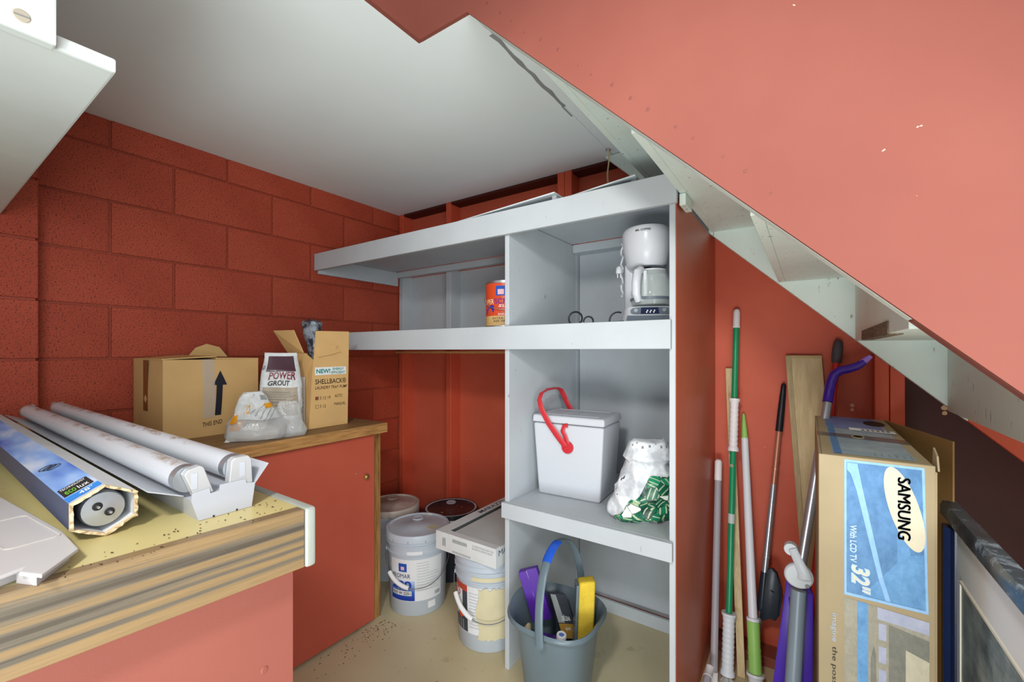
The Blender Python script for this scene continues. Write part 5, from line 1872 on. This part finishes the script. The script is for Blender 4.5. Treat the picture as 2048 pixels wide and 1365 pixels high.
# white pole with lime grip
a, b = (-0.2165, 1.972, 0.955), (-0.1505, 1.735, 0.002)
t = thing('white_mop_pole', b, 'white mop pole with lime green grip near its foot, leaning on the red wall', 'mop', GRP)
rod('shaft', t, at_z(a, b, 0.86), at_z(a, b, 0.20), 0.0128, M_PWHITE, 0.0155)
sleeve('lime_tip', t, a, at_z(a, b, 0.855), [(0.003, 0), (0.006, 0.1), (0.0115, 0.8), (0.0128, 1)], M_LIME)
sleeve('lime_grip', t, at_z(a, b, 0.224), at_z(a, b, 0.064), [(0.0205, 0), (0.0215, 0.03), (0.0205, 0.45)] + [(0.0205 + 0.0012 * (i % 2), 0.5 + 0.05 * i) for i in range(10)] + [(0.0215, 1)], M_LIME)
sleeve('white_collar', t, at_z(a, b, 0.235), at_z(a, b, 0.225), [(0.020, 0), (0.0215, 0.3), (0.0215, 1)], M_PWHITE)
sleeve('white_flange', t, at_z(a, b, 0.063), b, [(0.029, 0), (0.0295, 0.12), (0.024, 0.2), (0.021, 1)], M_PWHITE)

# copper scraper
a, b = (-0.078, 1.968, 1.084), (-0.166, 1.842, 0.002)
t = thing('ice_scraper', b, 'copper and silver rod with black grip and black scraper blade, leaning on the red wall', 'scraper', GRP)
M_COPPER = paint('copper_rod', '#c98a72', 0.3, 0.08, 6, 0, metal=0.6)
M_BLK = paint('black_rubber', '#17191f', 0.4, 0.08, 20, 0)
sleeve('grip', t, a, at_z(a, b, 0.900), [(0.004, 0), (0.0085, 0.04), (0.0095, 0.2), (0.0098, 0.25), (0.0105, 0.26), (0.0105, 0.40), (0.0112, 0.41), (0.0112, 0.55), (0.0118, 0.56), (0.0122, 0.95), (0.013, 1.0)], M_BLK)
rod('copper_shaft', t, at_z(a, b, 0.905), at_z(a, b, 0.70), 0.0092, M_COPPER, 0.0100)
sleeve('joint_ring', t, at_z(a, b, 0.765), at_z(a, b, 0.757), [(0.0112, 0), (0.0116, 0.5), (0.0112, 1)], M_COPPER)
rod('silver_shaft', t, at_z(a, b, 0.70), at_z(a, b, 0.34), 0.0100, M_SILVER, 0.0108)
sleeve('joint_ring', t, at_z(a, b, 0.432), at_z(a, b, 0.424), [(0.0122, 0), (0.0126, 0.5), (0.0122, 1)], M_SILVER)
rod('lower_shaft', t, at_z(a, b, 0.24), b, 0.0070, M_SILVER)
M_BLADE = paint('black_scraper_plastic', '#232c38', 0.3, 0.15, 14, 0.05)
sleeve('socket', t, at_z(a, b, 0.372), at_z(a, b, 0.232), [(0.0125, 0), (0.0135, 0.1), (0.0155, 0.9), (0.0145, 1)], M_BLADE)
g = G()
bp = [(-0.128, 0.388), (-0.113, 0.396), (-0.097, 0.382), (-0.088, 0.345), (-0.086, 0.300), (-0.092, 0.232), (-0.100, 0.214), (-0.118, 0.216), (-0.142, 0.200), (-0.152, 0.210)]
g.prism([(x, 1.862 - 0.12 * (0.3 - z), z) for x, z in bp], (0.004, 0.016, 0))
bl_ = build('blade', g, M_BLADE, t, bevel=0.003, seg=2, smooth=True)
g = G(); g.tube([(-0.116, 1.862, 0.318), (-0.104, 1.860, 0.314)], 0.0022, 6)
build('blade_slot', g, INK_BLACK, bl_)
g = G(); g.tube([(-0.093, 1.874, 0.365), (-0.084, 1.868, 0.33), (-0.083, 1.863, 0.29), (-0.089, 1.856, 0.235)], 0.0025, 8)
build('brush_edge', g, paint('blue_black_edge', '#27324f', 0.4, 0.1, 20, 0), bl_, smooth=True)

# wide pine board
a = Vector((-0.073, 1.968, 1.192)); b = Vector((0.006, 1.889, 0.001))
t = thing('pine_board', b, 'wide pale pine board leaning on the red wall behind the mop handles', 'board', GRP)
g = G(); g.obox(a, (0.114, 0, 0), b - a, (0, 0.012, 0))
build('plank', g, wood('clean_pine', '#b09a70', '#cfbb92', 2, 9, 0.6, stretch=10), t, bevel=0.0015, seg=1)
g = G(); g.obox(a + Vector((0.0, -0.0042, 0)), (0.018, 0, 0), b - a, (0, 0.004, 0))
build('edge_strip', g, wood('aged_pine', '#948360', '#b5a27a', 2, 12), t, bevel=0.001, seg=1)
g = G(); g.obox(a + Vector((0.018, -0.0042, 0)), (0.096, 0, 0), (b - a) * 0.009, (0, 0.004, 0))
build('top_strip', g, wood('aged_pine_h', '#a08c62', '#bda97e', 0, 12), t)

# red broom handle
a, b = (0.0905, 1.962, 1.250), (-0.0136, 1.865, 0.002)
t = thing('red_broom_pole', b, 'red pole with grey rubber grip leaning behind the carton', 'broom pole', GRP)
rod('shaft', t, at_z(a, b, 1.18), b, 0.0110, paint('red_pole', '#c22b24', 0.3, 0.06, 8, 0))
sleeve('rubber_grip', t, a, at_z(a, b, 1.166), [(0.006, 0), (0.0125, 0.08), (0.0160, 0.35), (0.0165, 0.7), (0.0145, 1)], paint('grey_rubber', '#4a464a', 0.6, 0.1, 25, 0.2))

# silver floor mop with purple hooked handle
a, b = Vector((0.0585, 1.850, 1.060)), Vector((-0.098, 1.372, 0.004))
t = thing('purple_floor_mop', b, 'silver floor mop pole with hooked purple handle, in front of the pine board', 'mop', GRP)
M_PURPLE = paint('purple_plastic', '#42209e', 0.3, 0.05, 8, 0)
rod('shaft', t, at_z(a, b, 1.03), b, 0.0138, M_SILVER, 0.0150)
hk = [at_z(a, b, 1.032), at_z(a, b, 1.075), Vector((0.066, 1.852, 1.105)), Vector((0.074, 1.850, 1.128)), Vector((0.090, 1.848, 1.142)), Vector((0.112, 1.848, 1.148)), Vector((0.135, 1.846, 1.158)), Vector((0.155, 1.842, 1.174))]
g = G(); g.tube(hk, [0.0152, 0.0152, 0.015, 0.0146, 0.0142, 0.0140, 0.0132, 0.010], 16)
hdl = build('hooked_handle', g, M_PURPLE, t, smooth=True)
g = G(); g.tube([(0.146, 1.840, 1.168), (0.158, 1.838, 1.180), (0.170, 1.834, 1.192)], [0.0098, 0.0092, 0.006], 12, True, flat=(0.6, 0, -0.8))
build('hang_tab', g, paint('lilac_plastic', '#9a6fd6', 0.35, 0.05, 8, 0), hdl, smooth=True)

# grey jointed mop with purple head
t = thing('jointed_mop', (-0.02, 1.40, 0), 'grey jointed mop folded at its hinge with a purple head, beside the carton', 'mop')
M_JG = paint('light_grey_plastic', '#bcc3c9', 0.35, 0.04, 10, 0)
M_TG = paint('slate_tube', '#76848f', 0.32, 0.05, 6, 0)
rod('lower_tube', t, (-0.022, 1.428, 0.548), (-0.050, 1.345, 0.004), 0.0185, M_TG, 0.0200)
kc = Vector((-0.040, 1.432, 0.655)); dc = Vector((-0.022, 1.418, 0.588))
vdir = Vector((0.01, -1, 0.0)).normalized()
g = G(); g.lathe([(0.0, 0.0), (0.030, 0.0), (0.034, 0.003), (0.034, 0.013), (0.030, 0.017), (0.0, 0.018)], dc + Vector((0, 0.018, 0)), 30, axis=vdir)
dsk = build('hinge_disc', g, M_JG, t, smooth=True)
g = G(); g.lathe([(0.0, 0.0008), (0.004, 0.0008), (0.0055, 0.0)], dc + Vector((0.020, -0.0002, -0.020)), 12, axis=vdir)
build('hinge_screw', g, INK_GREY, dsk)
prk = []
for i in range(40):
    prk.append((0.0150 if i % 2 else 0.0165, 0))
g = G()
vs = []
for yy in (0.0, 0.022):
    for i in range(40):
        a_ = 2 * math.pi * i / 40
        r_ = 0.0170 if i % 2 else 0.0155
        vs.append(kc + Vector((r_ * math.cos(a_), -0.006 + yy, r_ * math.sin(a_))))
fs = [(i, (i + 1) % 40, 40 + (i + 1) % 40, 40 + i) for i in range(40)] + [tuple(range(40)), tuple(range(40, 80))]
g.add(vs, fs)
build('ratchet_knob', g, M_JG, t)
g = G(); g.tube([kc + Vector((0.004, -0.008, 0.004)), mixv(kc, dc, 0.4) + Vector((0.010, -0.010, 0.004)), mixv(kc, dc, 0.8) + Vector((0.016, -0.008, 0)), dc + Vector((0.014, -0.004, 0.0))], [0.011, 0.012, 0.015, 0.017], 14, True, flat=(0.8, 0, 0.6))
build('hinge_arm', g, M_JG, t, smooth=True)
g = G()
hp_ = [(-0.052, 0.548), (0.000, 0.548), (0.012, 0.520), (0.010, 0.28), (0.0, 0.245), (-0.060, 0.235), (-0.085, 0.245)]
g.prism([(x, 1.478 - 0.12 * (0.55 - z), z) for x, z in hp_], (0, 0.012, 0.001))
hd_ = build('purple_head', g, M_PURPLE, t, bevel=0.003, seg=2, smooth=True)
g = G(); g.tube([(-0.033, 1.4695 - 0.12 * (0.55 - 0.53), 0.53), (-0.012, 1.4695 - 0.12 * (0.02), 0.53), (-0.016, 1.4695 - 0.12 * 0.18, 0.37), (-0.030, 1.4695 - 0.12 * 0.19, 0.36), (-0.045, 1.4695 - 0.12 * 0.05, 0.50)], 0.0022, 6)
build('raised_rib', g, M_PURPLE, hd_, smooth=True)
g = G(); g.box((-0.075, 1.40, 0.0), (0.006, 1.47, 0.24))
for i, v in enumerate(g.v):
    g.v[i] = Vector((v.x * (1.15 if v.z < 0.1 else 1.0), v.y - (0.02 if v.z < 0.1 else 0.0), v.z))
build('head_holder', g, M_TG, t, bevel=0.006)

# ================================================================== TV CARTON
tv = thing('television_carton', (0.11, 1.53, 0), 'tall kraft carton of a flat television with blue print, standing on end', 'box')
bx0, bx1, by0, by1, bz = 0.019, 0.207, 1.174, 1.868, 0.980
M_KR = m_card('pale_kraft', '#a69676')
M_KRB = m_card('brown_kraft', '#a5814f')
def tvw(name, lo, hi, m=M_KR, bev=0.001):
    g = G(); g.box(lo, hi)
    return build(name, g, m, tv, bevel=bev, seg=1)
tvw('front_side', (bx0, by0, 0), (bx1, by0 + 0.005, bz))
tvw('left_side', (bx0, by0 + 0.0055, 0), (bx0 + 0.005, by1 - 0.0055, bz))
tvw('rear_side', (bx0, by1 - 0.005, 0), (bx1, by1, bz))
tvw('top_side', (bx0 + 0.0055, by0 + 0.0055, bz - 0.006), (bx1 - 0.002, by1 - 0.0055, bz))
tvw('bottom_side', (bx0 + 0.0055, by0 + 0.0055, 0), (bx1 - 0.002, by1 - 0.0055, 0.005))
tvw('inner_foam', (bx0 + 0.02, by0 + 0.03, 0.006), (bx1 - 0.03, by1 - 0.03, bz - 0.09), M_KRB)
tvw('front_flap', (bx1 - 0.001, by0 + 0.001, 0.0), (bx1 + 0.003, by0 + 0.355, bz - 0.012))
g = G(); g.prism([(bx1, by1, 0.0), (0.304, 1.545, 0.0), (0.304, 1.545, bz - 0.004), (bx1, by1, bz)], (0.004, 0.003, 0))
build('open_flap', g, M_KRB, tv)
g = G(); g.prism([(bx1 + 0.0035, by0 + 0.05, bz - 0.012), (bx1 + 0.0035, by0 + 0.001, bz - 0.010), (bx1 + 0.0035, by0 + 0.012, bz + 0.018), (bx1 + 0.0035, by0 + 0.042, bz + 0.030)], (0.003, 0, 0))
build('torn_tab', g, M_KR, tv)


def tf(x, z, off=0.0006):
    return Vector((x, by0 - off, z))


def tquad(name, pts, mat, off=0.0006):
    g = G(); g.add([tf(x, z, off) for x, z in pts], [tuple(range(len(pts)))])
    return build(name, g, mat, tv, normals=False)


def m_print(name, ca, cb, scale=30, rough=0.45):
    t_ = NT(name)
    f = t_.noise(t_.coord((1, 1, 0.6)), scale, 4, 0.7)
    return t_.out(t_.ramp(f, [(0.3, lin(ca)), (0.7, lin(cb))]), rough, 0.35)


M_TVB = m_print('faded_blue_print', '#3f6f9e', '#5a8cbb', 60)
M_TVL = m_print('light_blue_print', '#7fb0dc', '#95c0e6', 60)
M_TVD = m_print('mid_blue_print', '#4f85b6', '#6aa0cf', 60)
M_TVG = m_print('grey_halftone', '#8b8776', '#a29d8a', 80)
M_TVG2 = m_print('dark_halftone', '#6a6a60', '#7f7e72', 80)
tquad('blue_border', [(0.064, 0.682), (0.197, 0.683), (0.191, 0.974), (0.064, 0.974)], M_TVL, 0.0005)
tquad('blue_panel', [(0.068, 0.688), (0.193, 0.689), (0.187, 0.969), (0.068, 0.969)], M_TVB, 0.0008)
tquad('sweep_band', [(0.069, 0.968), (0.086, 0.968), (0.094, 0.92), (0.128, 0.735), (0.140, 0.690), (0.132, 0.690), (0.120, 0.735), (0.085, 0.91), (0.075, 0.945), (0.069, 0.952)], M_TVL, 0.0011)
tquad('sweep_panel', [(0.094, 0.688 + 0.002), (0.193, 0.691), (0.190, 0.80), (0.160, 0.79), (0.128, 0.74)], M_TVD, 0.0010)
tquad('sweep_panel', [(0.150, 0.86), (0.167, 0.83), (0.176, 0.72), (0.190, 0.712), (0.190, 0.693), (0.150, 0.70)], M_TVD, 0.0012)
ov_ = []
ovc = (0.1605, 0.8865)
for i in range(40):
    a_ = 2 * math.pi * i / 40
    ex, ez = 0.024 * math.cos(a_), 0.084 * math.sin(a_)
    ca, sa = math.cos(R(12)), math.sin(R(12))
    ov_.append((ovc[0] + ex * ca - ez * -sa * 1.0, ovc[1] - ex * sa * 0 + ez * ca))
ov_ = [(ovc[0] + 0.0245 * math.cos(2 * math.pi * i / 40) - 0.020 * math.sin(2 * math.pi * i / 40), ovc[1] + 0.083 * math.sin(2 * math.pi * i / 40)) for i in range(40)]
tquad('oval_logo', ov_, ink('cream_oval', '#d6cfb4'), 0.0016)
for dx_, dz_ in ((0.0, 0.0), (0.0, 0.0012), (0.0, -0.0012), (0.0007, 0.0006)):
    letters('SAMSUNG', (lambda dx_, dz_: lambda x, y: tf(0.1505 + dx_ + 0.0195 * y, 0.949 + dz_ - 0.125 * x, 0.0022))(dx_, dz_), ink('oval_ink', '#3d464c'), tv)
letters('With LCD TV', lambda x, y: tf(0.0735 + 0.0115 * y, 0.836 - 0.080 * x, 0.0020), ink('pale_blue_ink', '#b5d0ea'), tv, bold=0.03)
letters('32"', lambda x, y: tf(0.0755 + 0.0325 * y, 0.752 - 0.058 * x, 0.0018), ink('pale_blue_ink', '#b5d0ea'), tv, bold=0.05, shear=0.15)
letters('32"', lambda x, y: tf(0.0785 + 0.0275 * y, 0.749 - 0.053 * x, 0.0022), ink('cream_oval', '#d6cfb4'), tv, bold=0.0, shear=0.15)
tquad('grey_photo', [(0.064, 0.40), (0.199, 0.40), (0.198, 0.668), (0.064, 0.676)], M_TVG, 0.0006)
tquad('blue_stripe', [(0.086, 0.40), (0.104, 0.40), (0.104, 0.674), (0.086, 0.675)], M_TVD, 0.0009)
tquad('violet_band', [(0.119, 0.648), (0.198, 0.642), (0.198, 0.668), (0.119, 0.673)], m_print('grey_violet', '#9aa0b8', '#adb2c4', 60), 0.0009)
for k in range(5):
    z = 0.640 - 0.048 * k
    tquad('violet_square', [(0.121, z - 0.034), (0.133, z - 0.034), (0.133, z), (0.121, z)], m_print('grey_violet', '#9aa0b8', '#adb2c4', 60), 0.0009)
tquad('picture_frame_print', [(0.137, 0.40), (0.198, 0.40), (0.198, 0.630), (0.137, 0.642)], M_TVG2, 0.0009)
tquad('picture_inner_print', [(0.163, 0.40), (0.198, 0.40), (0.198, 0.588), (0.163, 0.600)], m_print('cream_halftone', '#b3ad97', '#c1bba4', 80), 0.0012)
tquad('vase_print', [(0.108, 0.40), (0.117, 0.40), (0.117, 0.57), (0.113, 0.59), (0.108, 0.56)], M_TVG2, 0.0009)
letters('imagine', lambda x, y: tf(0.0405 + 0.0115 * y, 0.635 - 0.062 * x, 0.0009), ink('faded_blue_ink', '#a9bdd8'), tv)
letters('the possibilities', lambda x, y: tf(0.0405 + 0.0115 * y, 0.562 - 0.150 * x, 0.0009), INK_BLACK, tv)


def tt(x, y, off=0.0005):
    return Vector((x, y, bz + off))


def ttop(name, pts, mat, off=0.0005):
    g = G(); g.add([tt(x, y, off) for x, y in pts], [tuple(range(len(pts)))])
    return build(name, g, mat, tv, normals=False)


M_TPA = m_print('top_blue_print', '#5b6ca8', '#8195be', 16)
M_TPB = m_print('top_silver_print', '#7b93a3', '#a5b4b8', 14)
ttop('blue_print', [(0.045, 1.20), (0.185, 1.20), (0.185, 1.80), (0.045, 1.87)], M_TPB)
ttop('blue_print', [(0.045, 1.60), (0.178, 1.58), (0.178, 1.86), (0.045, 1.875)], M_TPA, 0.0008)
ttop('deep_blue_stripe', [(0.047, 1.20), (0.062, 1.20), (0.062, 1.70), (0.047, 1.70)], M_TVB, 0.0010)
ttop('brown_tape', [(0.02, 1.44), (0.205, 1.40), (0.205, 1.47), (0.02, 1.50)], m_film('packing_tape', '#6b6a63', 0.55, 0.15, 0.3), 0.0014)
ttop('white_label', [(0.098, 1.57), (0.198, 1.55), (0.198, 1.60), (0.098, 1.62)], INK_WHITE, 0.0018)
for k in range(6):
    ttop('label_print', [(0.125 + 0.011 * k, 1.572), (0.132 + 0.011 * k, 1.571), (0.132 + 0.011 * k, 1.598), (0.125 + 0.011 * k, 1.599)], INK_GREY, 0.0021)
el = [(0.168 + 0.026 * math.cos(2 * math.pi * i / 24), 1.745 + 0.060 * math.sin(2 * math.pi * i / 24)) for i in range(24)]
ttop('black_sticker', el, INK_BLACK, 0.0012)
g = G(); g.tube([tt(0.108 + 0.012 * math.cos(2 * math.pi * i / 20), 1.455 + 0.026 * math.sin(2 * math.pi * i / 20), 0.001) for i in range(21)], 0.002, 6, cap=False)
hh_ = build('hand_hole_rim', g, M_KR, tv)
ttop('hand_hole', [(0.108 + 0.011 * math.cos(2 * math.pi * i / 16), 1.455 + 0.024 * math.sin(2 * math.pi * i / 16)) for i in range(16)], paint('hole_dark', '#0c0a09', 0.9, 0.0, 5, 0), 0.0019)
for k in range(6):
    ttop('symbol_print', [(0.12 + 0.012 * k, 1.215), (0.1212 + 0.012 * k, 1.215), (0.1212 + 0.012 * k, 1.245), (0.12 + 0.012 * k, 1.245)], INK_GREY, 0.0012)

# ================================================================== FRAMED PICTURE
fr = thing('framed_picture', (0.27, 0.97, 0), 'framed picture with dark marbled frame and white mat leaning at the far right', 'picture')


def m_marble():
    t_ = NT('dark_marbled_frame')
    v = t_.coord((1, 1, 1))
    f = t_.noise(v, 18, 6, 0.65)
    return t_.out(t_.ramp(f, [(0.40, lin('#1d2633')), (0.55, lin('#3c4858')), (0.66, lin('#9aa8b4')), (0.74, lin('#566270'))]), 0.22, 0.5)


M_MARB = m_marble()
fx0 = 0.256
zt2, zb2, fy0, fy1 = 0.862, 0.02, 0.40, 1.388
lean_f = lambda z: fx0 + 0.004 * (z - zt2)
rail = [(0.0, 0.0), (-0.004, 0.010), (-0.004, 0.030), (0.006, 0.036), (0.010, 0.050), (0.022, 0.052), (0.024, 0.0)]     # x offset, depth from outer edge
def fr_h(name, z, sgn):
    g = G()
    poly = [(fx0 + dx, fy0, z + sgn * dd) for dx, dd in rail]
    n_ = len(poly)
    end = [(fx0 + dx, fy1, z + sgn * dd) for dx, dd in rail]
    g.add(poly + end, [tuple(range(n_)), tuple(reversed(range(n_, 2 * n_)))] + [(i, (i + 1) % n_, n_ + (i + 1) % n_, n_ + i) for i in range(n_)])
    return build(name, g, M_MARB, fr, smooth=True, angle=30)
def fr_v(name, y, sgn, mat):
    g = G()
    a_ = [(fx0 + dx + 0.0005, y + sgn * dd, zb2 + 0.052) for dx, dd in rail]
    b_ = [(fx0 + dx + 0.0005, y + sgn * dd, zt2 - 0.052) for dx, dd in rail]
    n_ = len(a_)
    g.add(a_ + b_, [tuple(range(n_)), tuple(reversed(range(n_, 2 * n_)))] + [(i, (i + 1) % n_, n_ + (i + 1) % n_, n_ + i) for i in range(n_)])
    return build(name, g, mat, fr, smooth=True, angle=30)
fr_h('top_rail', zt2, -1)
fr_h('bottom_rail', zb2, 1)
fr_v('far_stile', fy1, -1, paint('navy_frame', '#1c2b52', 0.3, 0.15, 10, 0))
fr_v('near_stile', fy0, 1, M_MARB)
g = G(); g.box((fx0 + 0.014, fy0 + 0.05, zb2 + 0.05), (fx0 + 0.018, fy1 - 0.05, zt2 - 0.05))
build('white_mat', g, paint('mat_board', '#f2f7f9', 0.6, 0.02, 5, 0), fr)


def m_street():
    t_ = NT('street_picture_print')
    v = t_.coord((1, 1, 1))
    f = t_.noise(v, 9, 4, 0.6)
    c = t_.ramp(f, [(0.3, lin('#3b4a52')), (0.5, lin('#8499a0')), (0.7, lin('#b9c4c0'))])
    br = t_.n('ShaderNodeTexBrick'); br.inputs['Scale'].default_value = 9
    br.inputs['Color1'].default_value = lin('#5c6f7c'); br.inputs['Color2'].default_value = lin('#a3aca4'); br.inputs['Mortar'].default_value = lin('#39424a')
    mp = t_.coord((1, 1, 1), (0, R(90), R(90)))
    t_.link(mp, br.inputs['Vector'])
    return t_.out(t_.mix(0.18, c, br.outputs['Color']), 0.4, 0.4)


g = G(); g.box((fx0 + 0.0125, fy0 + 0.14, zb2 + 0.15), (fx0 + 0.0138, 1.297, zt2 - 0.15))
build('picture_print', g, m_street(), fr)
for lo, hi in (((fx0 + 0.010, 1.297, zb2 + 0.145), (fx0 + 0.0138, 1.302, zt2 - 0.145)), ((fx0 + 0.010, fy0 + 0.14, zt2 - 0.15), (fx0 + 0.0138, 1.297, zt2 - 0.145))):
    g = G(); g.box(lo, hi)
    build('mat_bevel', g, paint('mat_bevel', '#e9e4d4', 0.6, 0.02, 5, 0), fr)

# ================================================================== SMALL THINGS
ht = thing('hanging_tape', (-0.728, 1.808, 2.10), 'strip of yellowed tape hanging from the ceiling corner above the top shelf', 'tape')
g = G(); g.grid(lambda u, v: Vector((-0.732 + 0.007 * u + 0.003 * math.sin(v * 7), 1.806 + 0.002 * math.sin(v * 5), 2.1015 - 0.165 * v)), 2, 14)
build('strip', g, paint('yellowed_tape', '#b9ab84', 0.7, 0.08, 20, 0), ht, normals=False)
g = G()
for k in range(9):
    a_ = k * 0.7
    g.obox((-0.731 + 0.010 * math.cos(a_), 1.806 + 0.012 * math.sin(a_), 2.0995), (0.004, 0.001, 0), (-0.001, 0.005, 0), (0, 0, 0.002))
o = build('plaster_crumbs', g, M_CRACK, ht)
o['kind'] = 'stuff'
# dirt crumbs swept along the cabinet foot
g = G()
rnd = random.Random(3)
for k in range(90):
    f = rnd.random()
    x = -1.585 + 0.10 * rnd.random() ** 1.5 + 0.03 * rnd.random()
    y = 1.27 - 0.50 * f * rnd.random()
    s = rnd.uniform(0.0012, 0.0042)
    a_ = rnd.uniform(0, 3.14)
    dx, dy = s * math.cos(a_), s * math.sin(a_)
    g.prism([(x - dx, y - dy, 0.0003), (x + dy * 0.4, y - dx * 0.4, 0.0003), (x + dx, y + dy, 0.0003), (x - dy * 0.4, y + dx * 0.4, 0.0003)], (0, 0, 0.0012))
o = build('floor_crumbs', g, paint('brown_crumbs', '#4a3420', 0.9, 0.2, 30, 0))
o['kind'] = 'stuff'; o['label'] = 'dark dirt crumbs on the floor along the cabinet foot'; o['category'] = 'dirt'
g = G()
for k in range(70):
    x = -0.70 - 1.0 * rnd.random(); y = 0.06 + 0.28 * rnd.random()
    if 0.17 < y < 0.345 and x < -0.69:
        continue
    s = rnd.uniform(0.0008, 0.0026); a_ = rnd.uniform(0, 3.14)
    dx, dy = s * math.cos(a_), s * math.sin(a_)
    g.prism([(x - dx, y - dy, ZC + 0.0009), (x + dy * 0.5, y - dx * 0.5, ZC + 0.0009), (x + dx, y + dy, ZC + 0.0009), (x - dy * 0.5, y + dx * 0.5, ZC + 0.0009)], (0, 0, 0.0006))
for k in range(60):
    x = -0.622 - 0.07 * rnd.random(); y = 0.10 + 0.245 * rnd.random()
    s = rnd.uniform(0.0006, 0.002); a_ = rnd.uniform(0, 3.14)
    dx, dy = s * math.cos(a_), s * math.sin(a_)
    g.prism([(x - dx, y - dy, ZC + 0.0009), (x + dy * 0.5, y - dx * 0.5, ZC + 0.0009), (x + dx, y + dy, ZC + 0.0009), (x - dy * 0.5, y + dx * 0.5, ZC + 0.0009)], (0, 0, 0.0006))
o = build('counter_crumbs', g, paint('brown_crumbs', '#4a3420'))
o['kind'] = 'stuff'; o['label'] = 'dark dirt specks scattered on the cream counter top'; o['category'] = 'dirt'
